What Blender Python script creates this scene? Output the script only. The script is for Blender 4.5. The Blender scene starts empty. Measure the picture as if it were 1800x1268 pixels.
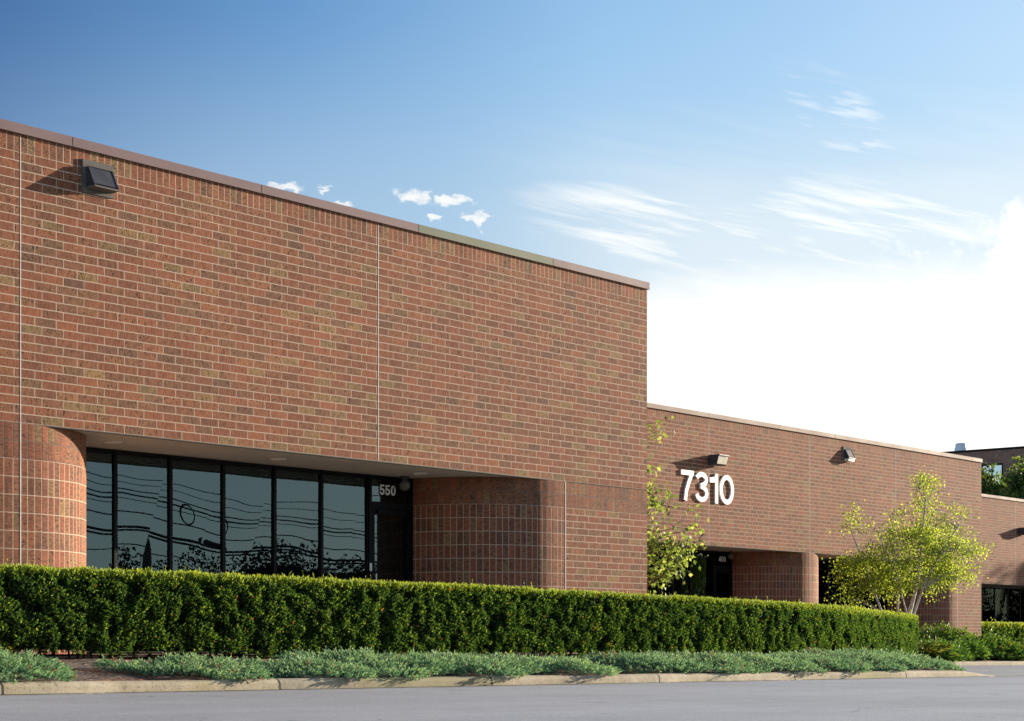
import bpy, math, random
import numpy as np
from mathutils import Vector
random.seed(7)
rng = np.random.default_rng(11)
C = bpy.context.scene.collection
scene = bpy.context.scene

# ------------------------------------------------------------------ camera
# world: x runs along the facades, y into the site, z = 0 at the camera's height
F, CXP, HY = 3333.0, 900.0, 1130.0
CA, SA = 0.7718, 0.6358                      # heading of the camera against the facades
cam = bpy.data.cameras.new('camera')
cam_o = bpy.data.objects.new('camera', cam)
C.objects.link(cam_o)
cam.sensor_width = 36.0
cam.lens = F / 1800 * 36
cam.shift_y = (HY - 634) / 1800
cam.clip_end = 6000
cam_o.location = (0, 0, 0)
cam_o.rotation_euler = (math.pi / 2, 0, -math.atan2(CA, SA))
scene.camera = cam_o

# ------------------------------------------------------------------ sun, sky, exposure
SUN = Vector((4.4, -1.0, 0.86)).normalized()
EL = math.asin(SUN.z)
AZ = math.atan2(SUN.x, SUN.y)
sl = bpy.data.lights.new('sun', 'SUN')
sl.energy = 3.7
sl.angle = math.radians(0.5)
sl.color = (1.0, 0.86, 0.68)
so = bpy.data.objects.new('sun', sl)
so.rotation_euler = (-SUN).to_track_quat('-Z', 'Y').to_euler()
C.objects.link(so)
scene.view_settings.view_transform = 'Standard'
scene.view_settings.look = 'None'
scene.view_settings.gamma = 1
scene.view_settings.use_curve_mapping = False
scene.view_settings.exposure = 1.55
SKY_STRENGTH = 0.085

world = bpy.data.worlds.new('World')
scene.world = world
world.use_nodes = True


class NT:
    """small helper to write node trees as expressions"""
    def __init__(self, tree):
        self.t = tree
        self.n = tree.nodes
        self.l = tree.links
        self.n.clear()

    def node(self, kind, **kw):
        n = self.n.new(kind)
        for k, v in kw.items():
            setattr(n, k, v)
        return n

    def put(self, sock, v):
        if v is None:
            return
        if isinstance(v, bpy.types.NodeSocket):
            self.l.new(v, sock)
        else:
            try:
                sock.default_value = v
            except Exception:
                sock.default_value = tuple(v) + (1.0,)

    def m(self, op, a, b=None, c=None, clamp=False):
        n = self.node('ShaderNodeMath', operation=op)
        n.use_clamp = clamp
        for i, v in enumerate((a, b, c)):
            self.put(n.inputs[i], v)
        return n.outputs[0]

    def add(self, a, b): return self.m('ADD', a, b)
    def sub(self, a, b): return self.m('SUBTRACT', a, b)
    def mul(self, a, b): return self.m('MULTIPLY', a, b)

    def ss(self, x, lo, hi, a=0.0, b=1.0):
        n = self.node('ShaderNodeMapRange', interpolation_type='SMOOTHSTEP')
        for i, v in enumerate((x, lo, hi, a, b)):
            self.put(n.inputs[i], v)
        return n.outputs[0]

    def vec(self, x, y, z):
        n = self.node('ShaderNodeCombineXYZ')
        for i, v in enumerate((x, y, z)):
            self.put(n.inputs[i], v)
        return n.outputs[0]

    def xyz(self, v):
        n = self.node('ShaderNodeSeparateXYZ')
        self.put(n.inputs[0], v)
        return n.outputs

    def noise(self, v, scale, detail=3.0, rough=0.5, dist=0.0):
        n = self.node('ShaderNodeTexNoise')
        if v is not None:
            self.put(n.inputs['Vector'], v)
        n.inputs['Scale'].default_value = scale
        n.inputs['Detail'].default_value = detail
        n.inputs['Roughness'].default_value = rough
        n.inputs['Distortion'].default_value = dist
        return n.outputs['Fac']

    def mix(self, f, a, b, blend='MIX'):
        n = self.node('ShaderNodeMix', data_type='RGBA', blend_type=blend)
        self.put(n.inputs[0], f)
        self.put(n.inputs[6], a if isinstance(a, bpy.types.NodeSocket) else tuple(a) + (1.0,))
        self.put(n.inputs[7], b if isinstance(b, bpy.types.NodeSocket) else tuple(b) + (1.0,))
        return n.outputs[2]

    def ramp(self, f, stops, interp='LINEAR'):
        n = self.node('ShaderNodeValToRGB')
        n.color_ramp.interpolation = interp
        e = n.color_ramp.elements
        while len(e) < len(stops):
            e.new(0.5)
        for el, (p, c) in zip(e, stops):
            el.position = p
            el.color = tuple(c) + (1.0,)
        self.put(n.inputs[0], f)
        return n.outputs[0]

    def bump(self, h, strength=0.5, dist=0.01):
        n = self.node('ShaderNodeBump')
        n.inputs['Strength'].default_value = strength
        n.inputs['Distance'].default_value = dist
        self.put(n.inputs['Height'], h)
        return n.outputs[0]

    def uv(self): return self.node('ShaderNodeUVMap').outputs[0]
    def obj(self): return self.node('ShaderNodeTexCoord').outputs['Object']
    def pos(self): return self.node('ShaderNodeNewGeometry').outputs['Position']


def build_world():
    t = NT(world.node_tree)
    out = t.node('ShaderNodeOutputWorld')
    bg = t.node('ShaderNodeBackground')
    bg.inputs['Strength'].default_value = SKY_STRENGTH
    t.l.new(bg.outputs[0], out.inputs[0])
    sky = t.node('ShaderNodeTexSky')
    sky.sky_type = 'NISHITA'
    sky.sun_disc = False
    sky.sun_elevation = EL
    sky.sun_rotation = AZ
    sky.altitude = 200
    sky.air_density = 1.0
    sky.dust_density = 0.6
    sky.ozone_density = 2.5
    d = t.node('ShaderNodeTexCoord').outputs['Generated']
    x, y, z = t.xyz(d)
    h = t.m('SQRT', t.add(t.mul(x, x), t.mul(y, y)))
    el = t.mul(t.m('ARCTAN2', z, h), 57.2958)          # elevation, degrees
    # bearing in degrees from the heading 39.5 deg off the facades, + toward the sun
    az = t.mul(t.m('ARCTAN2', t.sub(t.mul(x, SA), t.mul(y, CA)),
                   t.add(t.mul(x, CA), t.mul(y, SA))), 57.2958)
    p = t.vec(az, el, 0.0)

    wq = t.vec(t.mul(az, 1.0), t.mul(el, 1.6), 0.0)
    azw = t.add(az, t.mul(t.sub(t.noise(wq, 1.5, 4.0, 0.6), 0.5), 1.5))
    elw = t.add(el, t.mul(t.sub(t.noise(t.vec(az, t.mul(el, 1.6), 7.0), 1.9, 4.0, 0.6), 0.5), 0.7))

    def blob(a0, e0, ra, re, tilt=0.0, warp=False):
        da = t.sub(azw if warp else az, a0)
        de = t.sub(t.sub(elw if warp else el, e0), t.mul(da, tilt))
        r = t.add(t.m('POWER', t.m('ABSOLUTE', t.m('DIVIDE', da, ra)), 2.0),
                  t.m('POWER', t.m('ABSOLUTE', t.m('DIVIDE', de, re)), 2.0))
        return t.ss(r, 1.0, 0.0)

    wisp = t.noise(t.vec(t.add(t.mul(az, 0.16), t.mul(el, 0.28)), t.sub(t.mul(el, 0.9), t.mul(az, -0.17)), 0.0),
                   1.5, 5.0, 0.55, 0.5)
    fine = t.noise(t.vec(t.add(t.mul(az, 0.22), t.mul(el, 0.3)), t.add(t.mul(el, 1.6), t.mul(az, 0.33)), 3.0),
                   2.2, 4.0, 0.6, 0.4)
    puff = t.noise(p, 0.9, 6.0, 0.6, 0.2)
    fluff = t.noise(p, 1.7, 5.0, 0.62)
    # low white veil that thickens toward the sun
    sh = t.add(t.ss(az, -5.0, 7.0, -2.4, 0.0), t.mul(t.sub(puff, 0.5), 0.7))
    sh = t.add(sh, t.mul(t.sub(wisp, 0.5), 1.1))
    veil = t.ss(t.sub(el, sh), 14.2, 8.6)
    veil = t.m('POWER', veil, 1.5)
    thin = t.mul(t.mul(t.ss(az, -3.0, 6.0), t.ss(t.add(el, t.mul(t.sub(wisp, 0.5), 2.5)), 16.5, 11.5)), 0.34)
    veil = t.m('MAXIMUM', veil, thin)
    veil = t.mul(veil, t.ss(az, -75.0, -4.0, 0.25, 1.0))
    veil = t.mul(veil, t.ss(az, 30.0, 62.0, 1.0, 0.25))
    # cirrus
    cir = t.m('MAXIMUM', blob(4.8, 12.15, 6.0, 1.7, -0.14), t.mul(blob(11.0, 12.0, 6.0, 2.2, -0.10), 0.95))
    cir = t.mul(cir, t.ss(t.add(t.mul(wisp, 0.6), t.mul(fine, 0.4)), 0.33, 0.68))
    cir2 = t.mul(blob(10.0, 15.0, 2.3, 1.6, -0.75), t.ss(fine, 0.46, 0.68))
    cir2 = t.mul(cir2, 0.35)
    # bank at the right
    bank = t.ss(t.add(t.add(blob(18.6, 11.4, 5.2, 4.2), t.mul(blob(13.0, 11.2, 6.5, 2.2), 0.55)), t.mul(t.sub(fluff, 0.5), 0.9)), 0.15, 1.15)
    # small fair-weather puffs
    cum = None
    for a0, e0, ra, re, tl in ((-3.05, 13.25, 0.72, 0.30, 0.10), (-1.85, 13.12, 0.75, 0.22, -0.04), (-1.05, 12.55, 0.30, 0.45, 0.0),
                           (-6.9, 13.40, 0.75, 0.22, 0.0), (-5.2, 12.95, 0.55, 0.16, 0.0), (-5.6, 13.45, 0.30, 0.14, 0.2),
                           (-2.3, 12.6, 0.2, 0.14, 0.0)):
        b = blob(a0, e0, ra, re, tl, True)
        cum = b if cum is None else t.m('MAXIMUM', cum, b)
    det = t.noise(t.vec(az, t.mul(el, 1.7), 0.0), 1.9, 4.0, 0.55, 0.3)
    cum = t.mul(t.ss(t.add(t.mul(cum, 0.95), t.mul(t.sub(det, 0.5), 1.6)), 0.08, 1.3), t.ss(cum, 0.0, 0.8))
    cum = t.mul(cum, 0.72)
    cover = t.m('MAXIMUM', t.m('MAXIMUM', t.mul(veil, 0.97), t.mul(cir, 0.84)), t.m('MAXIMUM', t.mul(bank, 0.92), t.m('MAXIMUM', cum, cir2)))
    # sky tint by angle from the sun, raised behind the camera to lift shade
    dt = t.node('ShaderNodeVectorMath', operation='DOT_PRODUCT')
    t.put(dt.inputs[0], d)
    dt.inputs[1].default_value = tuple(SUN)
    pol = t.ramp(t.m('MULTIPLY_ADD', dt.outputs['Value'], 0.5, 0.5),
                 [(0.25, (1.0, 1.05, 1.10)), (0.50, (0.50, 0.60, 0.74)), (0.60, (0.20, 0.33, 0.50)), (0.69, (0.15, 0.28, 0.46)), (0.77, (0.44, 0.60, 0.73)), (0.83, (0.86, 0.90, 0.89)), (0.93, (1.12, 0.99, 0.87))])
    skyc = t.mix(1.0, sky.outputs[0], pol, 'MULTIPLY')
    cloud = t.mix(t.ss(az, -12.0, 18.0), (4.7, 4.45, 4.1), (5.4, 5.2, 4.75))
    air = t.mul(t.mul(t.ss(el, 19.0, 11.0), t.ss(az, -18.0, -5.0, 0.35, 1.0)), 0.72)
    skyc = t.mix(air, t.mix(0.04, skyc, (1.5, 1.6, 1.65)), (1.9, 2.55, 3.15))
    t.put(bg.inputs['Color'], t.mix(cover, skyc, cloud))


build_world()


# ------------------------------------------------------------------ helpers
def Yc(px, D):
    return D / (SA - CA * (px - CXP) / F)


def S(px, D):
    u = (px - CXP) / F
    return D * (CA + SA * u) / (SA - CA * u)


def Zp(px, py, D):
    return (HY - py) / F * Yc(px, D)


def roadz(s):
    return -0.371 - 0.0054 * np.clip(s, -60, 130)


class MB:
    def __init__(self):
        self.v, self.f, self.uvs, self.mi = [], [], [], []

    def quad(self, a, b, c, d, uv=None, mi=0):
        i = len(self.v)
        self.v += [tuple(a), tuple(b), tuple(c), tuple(d)]
        self.f.append((i, i + 1, i + 2, i + 3))
        self.uvs += list(uv) if uv else [(0, 0), (1, 0), (1, 1), (0, 1)]
        self.mi.append(mi)

    def poly(self, pts, uv=None, mi=0):
        i = len(self.v)
        self.v += [tuple(p) for p in pts]
        self.f.append(tuple(range(i, i + len(pts))))
        self.uvs += list(uv) if uv else [(p[0], p[1]) for p in pts]
        self.mi.append(mi)

    def vwall(self, p0, p1, z0, z1, u0=0.0, zref=0.0, mi=0):
        """upright wall from plan point p0 to p1, seen from the right-hand side of p0->p1"""
        L = math.hypot(p1[0] - p0[0], p1[1] - p0[1])
        self.quad((p0[0], p0[1], z0), (p1[0], p1[1], z0), (p1[0], p1[1], z1), (p0[0], p0[1], z1),
                  [(u0, z0 - zref), (u0 + L, z0 - zref), (u0 + L, z1 - zref), (u0, z1 - zref)], mi)

    def flat(self, x0, x1, y0, y1, z, up=True, mi=0):
        p = [(x0, y0, z), (x1, y0, z), (x1, y1, z), (x0, y1, z)]
        if not up:
            p = p[::-1]
        self.quad(*p, uv=[(q[0], q[1]) for q in p], mi=mi)

    def box(self, x0, x1, y0, y1, z0, z1, mi=0):
        self.flat(x0, x1, y0, y1, z1, True, mi)
        self.flat(x0, x1, y0, y1, z0, False, mi)
        for a, b in (((x0, y0), (x1, y0)), ((x1, y0), (x1, y1)), ((x1, y1), (x0, y1)), ((x0, y1), (x0, y0))):
            self.vwall(a, b, z0, z1, mi=mi)

    def tube(self, pts, radii, n=8, mi=0, cap=True):
        pts = [Vector(p) for p in pts]
        if not hasattr(radii, '__len__'):
            radii = [radii] * len(pts)
        rings = []
        ref = Vector((0.31, 0.17, 0.93))
        for k, p in enumerate(pts):
            d = (pts[min(k + 1, len(pts) - 1)] - pts[max(k - 1, 0)]).normalized()
            a = d.cross(ref)
            if a.length < 1e-3:
                a = d.cross(Vector((1, 0, 0)))
            a.normalize()
            b = d.cross(a)
            i = len(self.v)
            for j in range(n):
                th = 2 * math.pi * j / n
                self.v.append(tuple(p + (a * math.cos(th) + b * math.sin(th)) * radii[k]))
            rings.append(i)
        for k in range(len(rings) - 1):
            for j in range(n):
                j2 = (j + 1) % n
                self.f.append((rings[k] + j2, rings[k] + j, rings[k + 1] + j, rings[k + 1] + j2))
                self.uvs += [(j2 / n, k), (j / n, k), (j / n, k + 1), (j2 / n, k + 1)]
                self.mi.append(mi)
        if cap:
            for r, rev in ((rings[0], False), (rings[-1], True)):
                idx = list(range(r, r + n))
                self.f.append(tuple(idx[::-1] if rev else idx))
                self.uvs += [(0, 0)] * n
                self.mi.append(mi)

    def lathe(self, prof, c, n=20, mi=0):
        base = len(self.v)
        for r, z in prof:
            for j in range(n):
                th = 2 * math.pi * j / n
                self.v.append((c[0] + r * math.cos(th), c[1] + r * math.sin(th), c[2] + z))
        for k in range(len(prof) - 1):
            for j in range(n):
                j2 = (j + 1) % n
                self.f.append((base + k * n + j, base + k * n + j2, base + (k + 1) * n + j2, base + (k + 1) * n + j))
                self.uvs += [(0, 0)] * 4
                self.mi.append(mi)

    def build(self, name, mats, parent=None, smooth=False):
        me = bpy.data.meshes.new(name)
        me.from_pydata(self.v, [], self.f)
        uvl = me.uv_layers.new(name='UVMap')
        uvl.data.foreach_set('uv', np.array(self.uvs, dtype=np.float32).ravel())
        if not isinstance(mats, (list, tuple)):
            mats = [mats]
        for m in mats:
            me.materials.append(m)
        me.polygons.foreach_set('material_index', np.array(self.mi, dtype=np.int32))
        if smooth:
            me.polygons.foreach_set('use_smooth', np.ones(len(self.f), dtype=bool))
        me.update()
        o = bpy.data.objects.new(name, me)
        C.objects.link(o)
        if parent is not None:
            o.parent = parent
            o.matrix_parent_inverse = parent.matrix_basis.inverted()
        return o


def tag(o, label=None, cat=None, group=None, kind=None):
    for k, v in (('label', label), ('category', cat), ('group', group), ('kind', kind)):
        if v:
            o[k] = v
    return o


def empty(name, loc, label, cat, group=None):
    o = bpy.data.objects.new(name, None)
    o.location = loc
    o.empty_display_size = 0.2
    C.objects.link(o)
    return tag(o, label, cat, group)


# ------------------------------------------------------------------ materials
def new_mat(name):
    m = bpy.data.materials.new(name)
    m.use_nodes = True
    t = NT(m.node_tree)
    out = t.node('ShaderNodeOutputMaterial')
    b = t.node('ShaderNodeBsdfPrincipled')
    t.l.new(b.outputs[0], out.inputs[0])
    return m, t, b, out


def plain(name, col, rough=0.6, metal=0.0, var=0.12, scale=4.0, spec=0.35):
    m, t, b, out = new_mat(name)
    n = t.noise(t.obj(), scale, 4.0, 0.6)
    f = t.ss(n, 0.3, 0.7)
    c0 = tuple(c * (1 - var) for c in col)
    c1 = tuple(min(1, c * (1 + var)) for c in col)
    t.put(b.inputs['Base Color'], t.mix(f, c0, c1))
    t.put(b.inputs['Roughness'], t.ss(n, 0.2, 0.8, rough - 0.06, rough + 0.06))
    b.inputs['Metallic'].default_value = metal
    b.inputs['Specular IOR Level'].default_value = spec
    return m


BRICK_STOPS = [(0.0, (0.190, 0.082, 0.056)), (0.16, (0.250, 0.094, 0.058)), (0.34, (0.240, 0.094, 0.060)),
               (0.50, (0.215, 0.102, 0.068)), (0.64, (0.265, 0.106, 0.064)), (0.78, (0.255, 0.125, 0.073)),
               (0.89, (0.170, 0.086, 0.064)), (0.94, (0.265, 0.158, 0.082)), (1.0, (0.225, 0.146, 0.083))]


def brick_mat(name, w, h, off, mortar=0.011, mcol=(0.58, 0.44, 0.33), mdark=1.0, tint=(1, 1, 1), head=0.55):
    m, t, b, out = new_mat(name)
    uv = t.uv()
    u, v, _ = t.xyz(uv)
    # mortar lines are never quite straight
    wob = t.noise(uv, 5.0, 2.0, 0.5)
    u = t.add(u, t.mul(t.sub(wob, 0.5), 0.006))
    v = t.add(v, t.mul(t.sub(t.noise(uv, 3.7, 2.0, 0.5), 0.5), 0.006))
    vr = t.m('DIVIDE', v, h)
    row = t.m('FLOOR', vr)
    par = t.m('FLOORED_MODULO', row, 2.0)
    cu = t.add(t.m('DIVIDE', u, w), t.mul(par, off))
    col = t.m('FLOOR', cu)
    fx = t.mul(t.sub(cu, col), w)
    fy = t.mul(t.sub(vr, row), h)
    e = t.m('MINIMUM', t.m('MINIMUM', fx, t.sub(w, fx)), t.m('MINIMUM', fy, t.sub(h, fy)))
    wn = t.node('ShaderNodeTexWhiteNoise', noise_dimensions='2D')
    t.put(wn.inputs['Vector'], t.vec(col, row, 0.0))
    r1 = wn.outputs['Value']
    r2, r3, r4 = t.xyz(wn.outputs['Color'])
    base = t.ramp(r1, BRICK_STOPS)
    base = t.mix(1.0, base, t.ramp(r4, [(0, (0.86, 0.87, 0.90)), (1, (1.10, 1.09, 1.06))]), 'MULTIPLY')
    # drag marks of the wire-cut face
    long_u = h < w
    a, c = (u, v) if long_u else (v, u)
    grain = t.noise(t.vec(t.add(t.mul(a, 55.0), t.mul(r2, 40.0)), t.add(t.mul(c, 11.0), t.mul(r3, 40.0)), r1), 1.0, 3.0, 0.62, 0.6)
    base = t.mix(t.ss(grain, 0.40, 0.66, 0.0, 0.85), t.mix(1.0, base, (1.22, 1.20, 1.16), 'MULTIPLY'),
                 t.mix(1.0, base, (0.62, 0.60, 0.64), 'MULTIPLY'))
    scar = t.noise(t.vec(t.add(t.mul(a, 26.0), t.mul(r3, 70.0)), t.add(t.mul(c, 11.0), t.mul(r2, 70.0)), 4.0), 1.0, 2.0, 0.55, 2.6)
    sm = t.mul(t.ss(scar, 0.565, 0.61), t.ss(r2, 0.25, 0.55))
    base = t.mix(t.mul(sm, 0.85), base, (0.034, 0.020, 0.018))
    # big soft weathering over the wall
    big = t.noise(t.obj(), 0.45, 3.0, 0.55)
    base = t.mix(1.0, base, t.ramp(big, [(0.3, (0.90, 0.90, 0.92)), (0.7, (1.08, 1.06, 1.03))]), 'MULTIPLY')
    ox, oy, oz = t.xyz(t.pos())
    run = t.noise(t.vec(t.mul(ox, 2.6), t.mul(oy, 2.6), t.mul(oz, 0.22)), 1.0, 4.0, 0.6)
    run = t.mul(t.ss(run, 0.50, 0.72), t.ss(oz, 2.8, 5.9, 0.15, 0.42))
    base = t.mix(run, base, t.mix(1.0, base, (0.66, 0.64, 0.64), 'MULTIPLY'))
    base = t.mix(1.0, base, t.mix(1.0, (1.08, 1.09, 0.96), tint, 'MULTIPLY'), 'MULTIPLY')
    ex = t.m('MINIMUM', fx, t.sub(w, fx))
    ey = t.m('MINIMUM', fy, t.sub(h, fy))
    mv = t.ss(ex, mortar * 0.58, mortar * 0.36)
    mh = t.ss(ey, mortar * 0.62, mortar * 0.40)
    mm = t.m('MAXIMUM', mh, t.mul(mv, t.ss(t.noise(uv, 2.3, 2.0), 0.35, 0.6, head, 1.0)))
    mc = t.mix(1.0, t.mix(t.noise(uv, 9.0, 3.0, 0.6), tuple(x * 0.78 for x in mcol), tuple(min(1, x * 1.15) for x in mcol)),
               (mdark, mdark, mdark), 'MULTIPLY')
    t.put(b.inputs['Base Color'], t.mix(mm, base, mc))
    b.inputs['Roughness'].default_value = 0.82
    b.inputs['Specular IOR Level'].default_value = 0.12
    hgt = t.sub(t.mul(t.ss(e, mortar * 0.3, mortar * 0.8), 1.0), t.add(t.mul(sm, 0.5), t.mul(grain, 0.35)))
    t.put(b.inputs['Normal'], t.bump(hgt, 0.35, 0.004))
    return m


BW, BH, SW, SH = 0.3075, 0.1057, 0.1025, 0.2114
M = {}
M['run'] = brick_mat('running_brick', BW, BH, 1 / 3)
M['soldier'] = brick_mat('soldier_brick', SW, 0.30, 0.0)
M['stack'] = brick_mat('stacked_brick', SW, SH, 0.0, 0.0095, tint=(1.0, 0.98, 1.0), head=1.0)
M['stackdark'] = brick_mat('raked_stacked_brick', SW, SH, 0.0, 0.012, (0.16, 0.115, 0.10), 1.0)
M['darkbrick'] = brick_mat('brown_brick', 0.25, 0.09, 0.5, 0.010, (0.16, 0.13, 0.12), 1.0, (1.5, 1.75, 2.2))
M['sealant'] = plain('sealant', (0.62, 0.56, 0.52), 0.7, var=0.15, scale=9)
M['coping'] = plain('brown_coping_metal', (0.215, 0.145, 0.145), 0.6, 0.0, 0.10, 1.2, 0.1)
M['coping2'] = plain('grey_green_coping_metal', (0.155, 0.170, 0.115), 0.6, 0.0, 0.10, 1.2, 0.1)
M['coping3'] = plain('tan_coping_metal', (0.33, 0.25, 0.20), 0.65, 0.0, 0.08, 1.2, 0.12)
M['roof'] = plain('roof_gravel', (0.28, 0.27, 0.25), 0.9, var=0.3, scale=20)
M['frame'] = plain('bronze_frame', (0.007, 0.0068, 0.009), 0.45, 0.0, 0.2, 3, 0.12)
M['steel'] = plain('brushed_steel', (0.55, 0.56, 0.56), 0.35, 0.9, 0.05, 6)
M['zinc'] = plain('weathered_zinc', (0.15, 0.14, 0.125), 0.85, 0.0, 0.15, 8, 0.1)
M['fixture'] = plain('dark_bronze_housing', (0.050, 0.052, 0.062), 0.4, 0.1, 0.2, 6)
M['lens'] = plain('frosted_lens', (0.80, 0.74, 0.58), 0.35, 0.0, 0.05, 5)
M['white'] = plain('white_enamel', (0.86, 0.85, 0.80), 0.4, 0.0, 0.04, 3)
M['vinyl'] = plain('white_vinyl', (0.93, 0.93, 0.91), 0.5, 0.0, 0.03, 3)
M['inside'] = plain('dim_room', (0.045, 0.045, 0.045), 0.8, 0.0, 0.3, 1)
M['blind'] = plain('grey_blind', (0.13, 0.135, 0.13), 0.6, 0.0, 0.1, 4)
M['lintel'] = plain('lintel_paint', (0.20, 0.20, 0.18), 0.6, 0.0, 0.15, 3)
M['paper'] = plain('poster_paper', (0.35, 0.35, 0.55), 0.7, 0.0, 0.5, 9)
M['globe'] = plain('milky_globe', (0.14, 0.145, 0.125), 0.25, 0.0, 0.1, 5)
M['wire'] = plain('black_cable', (0.015, 0.015, 0.016), 0.6, 0.0, 0.1, 4)
M['pole'] = plain('creosoted_wood', (0.075, 0.055, 0.04), 0.85, 0.0, 0.3, 6)
M['bark'] = plain('brown_bark', (0.15, 0.11, 0.085), 0.9, 0.0, 0.35, 12)
M['twig'] = plain('hedge_wood', (0.06, 0.042, 0.03), 0.9, 0.0, 0.35, 12)
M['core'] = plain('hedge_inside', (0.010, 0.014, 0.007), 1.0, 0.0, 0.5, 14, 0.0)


def soffit_mat():
    m, t, b, out = new_mat('soffit_panel')
    u, v, _ = t.xyz(t.uv())
    fr = t.m('FRACT', t.m('DIVIDE', u, 2.44))
    seam = t.ss(t.m('ABSOLUTE', t.sub(fr, 0.5)), 0.4935, 0.4965)
    n = t.noise(t.uv(), 1.1, 4.0, 0.6)
    c = t.mix(t.ss(n, 0.3, 0.7), (0.56, 0.55, 0.49), (0.66, 0.65, 0.58))
    t.put(b.inputs['Base Color'], t.mix(seam, c, (0.66, 0.64, 0.6)))
    b.inputs['Roughness'].default_value = 0.75
    return m


M['soffit'] = soffit_mat()


def glass_mat(name, wob=0.010, refl=0.130, tint=(0.68, 0.95, 1.04), fk=0.8):
    m, t, b, out = new_mat(name)
    t.n.remove(b)
    ob = t.pos()
    nn = t.node('ShaderNodeTexNoise')
    nn.inputs['Scale'].default_value = 0.85
    nn.inputs['Detail'].default_value = 1.0
    t.put(nn.inputs['Vector'], ob)
    off = t.node('ShaderNodeVectorMath', operation='SUBTRACT')
    t.put(off.inputs[0], nn.outputs['Color'])
    off.inputs[1].default_value = (0.5, 0.5, 0.5)
    sc_ = t.node('ShaderNodeVectorMath', operation='SCALE')
    t.put(sc_.inputs[0], off.outputs[0])
    sc_.inputs['Scale'].default_value = wob
    ad = t.node('ShaderNodeVectorMath', operation='ADD')
    t.put(ad.inputs[0], t.node('ShaderNodeNewGeometry').outputs['Normal'])
    t.put(ad.inputs[1], sc_.outputs[0])
    nz = t.node('ShaderNodeVectorMath', operation='NORMALIZE')
    t.put(nz.inputs[0], ad.outputs[0])
    nrm = nz.outputs[0]
    g = t.node('ShaderNodeBsdfGlossy')
    g.inputs['Roughness'].default_value = 0.0
    g.inputs['Color'].default_value = tint + (1,)
    t.put(g.inputs['Normal'], nrm)
    tr = t.node('ShaderNodeBsdfTransparent')
    tr.inputs['Color'].default_value = (0.42, 0.46, 0.45, 1)
    fr = t.node('ShaderNodeFresnel')
    fr.inputs['IOR'].default_value = 1.5
    fac = t.m('ADD', t.mul(fr.outputs[0], fk), refl - 0.06, clamp=True)
    mx = t.node('ShaderNodeMixShader')
    t.put(mx.inputs[0], fac)
    t.l.new(tr.outputs[0], mx.inputs[1])
    t.l.new(g.outputs[0], mx.inputs[2])
    t.l.new(mx.outputs[0], out.inputs[0])
    return m


M['glass'] = glass_mat('tinted_glass')
M['glassdark'] = glass_mat('dark_tinted_glass', 0.010, 0.060, (0.6, 0.95, 0.9), 0.28)
M['glassfar'] = glass_mat('office_glass', 0.001, 0.5, (0.85, 0.95, 1.0))


def leaf_mat(name, stops, trans=0.45, gloss=0.35, tcol=(1.25, 1.2, 0.55)):
    """leaf colour follows each leaf's own age and, on hedge tops, painted backlight, stored as 'tone'"""
    m, t, b, out = new_mat(name)
    at = t.node('ShaderNodeAttribute', attribute_name='tone')
    c = t.ramp(at.outputs['Fac'], stops)
    t.put(b.inputs['Base Color'], c)
    b.inputs['Roughness'].default_value = 0.5
    b.inputs['Specular IOR Level'].default_value = gloss
    tr = t.node('ShaderNodeBsdfTranslucent')
    t.put(tr.inputs['Color'], t.mix(1.0, c, tcol, 'MULTIPLY'))
    mx = t.node('ShaderNodeMixShader')
    mx.inputs[0].default_value = trans
    t.l.new(b.outputs[0], mx.inputs[1])
    t.l.new(tr.outputs[0], mx.inputs[2])
    t.l.new(mx.outputs[0], out.inputs[0])
    return m


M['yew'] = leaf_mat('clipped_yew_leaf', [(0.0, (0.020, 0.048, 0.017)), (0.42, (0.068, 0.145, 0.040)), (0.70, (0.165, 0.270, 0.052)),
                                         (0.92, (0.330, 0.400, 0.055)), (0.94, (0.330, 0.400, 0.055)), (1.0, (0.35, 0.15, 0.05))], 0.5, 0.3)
M['juniper'] = leaf_mat('blue_juniper_leaf', [(0.0, (0.06, 0.125, 0.078)), (0.5, (0.165, 0.290, 0.165)), (0.85, (0.33, 0.45, 0.24)),
                                              (0.93, (0.36, 0.45, 0.22)), (1.0, (0.30, 0.19, 0.12))], 0.35, 0.1, (1.1, 1.2, 0.8))
M['greenjuniper'] = leaf_mat('green_juniper_leaf', [(0.0, (0.03, 0.075, 0.020)), (0.5, (0.085, 0.185, 0.04)), (0.86, (0.18, 0.29, 0.06)),
                                                    (0.95, (0.24, 0.27, 0.05)), (1.0, (0.33, 0.12, 0.05))], 0.35, 0.3)
M['birchleaf'] = leaf_mat('birch_leaf', [(0.0, (0.12, 0.20, 0.035)), (0.5, (0.26, 0.35, 0.06)), (1.0, (0.52, 0.55, 0.12))], 0.66, 0.08, (1.3, 1.25, 0.7))
M['mapleleaf'] = leaf_mat('broad_leaf', [(0.0, (0.10, 0.17, 0.05)), (0.5, (0.22, 0.31, 0.10)), (1.0, (0.48, 0.52, 0.24))], 0.55, 0.15)
M['treeleaf'] = leaf_mat('shade_tree_leaf', [(0.0, (0.05, 0.09, 0.025)), (0.5, (0.10, 0.16, 0.04)), (1.0, (0.22, 0.26, 0.06))], 0.5, 0.15)
M['woodleaf'] = leaf_mat('far_wood_leaf', [(0.0, (0.010, 0.018, 0.006)), (1.0, (0.030, 0.045, 0.014))], 0.1, 0.0)
M['grass'] = leaf_mat('lily_blade', [(0.0, (0.07, 0.11, 0.02)), (0.6, (0.17, 0.20, 0.035)), (1.0, (0.33, 0.29, 0.07))], 0.45, 0.3)


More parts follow.
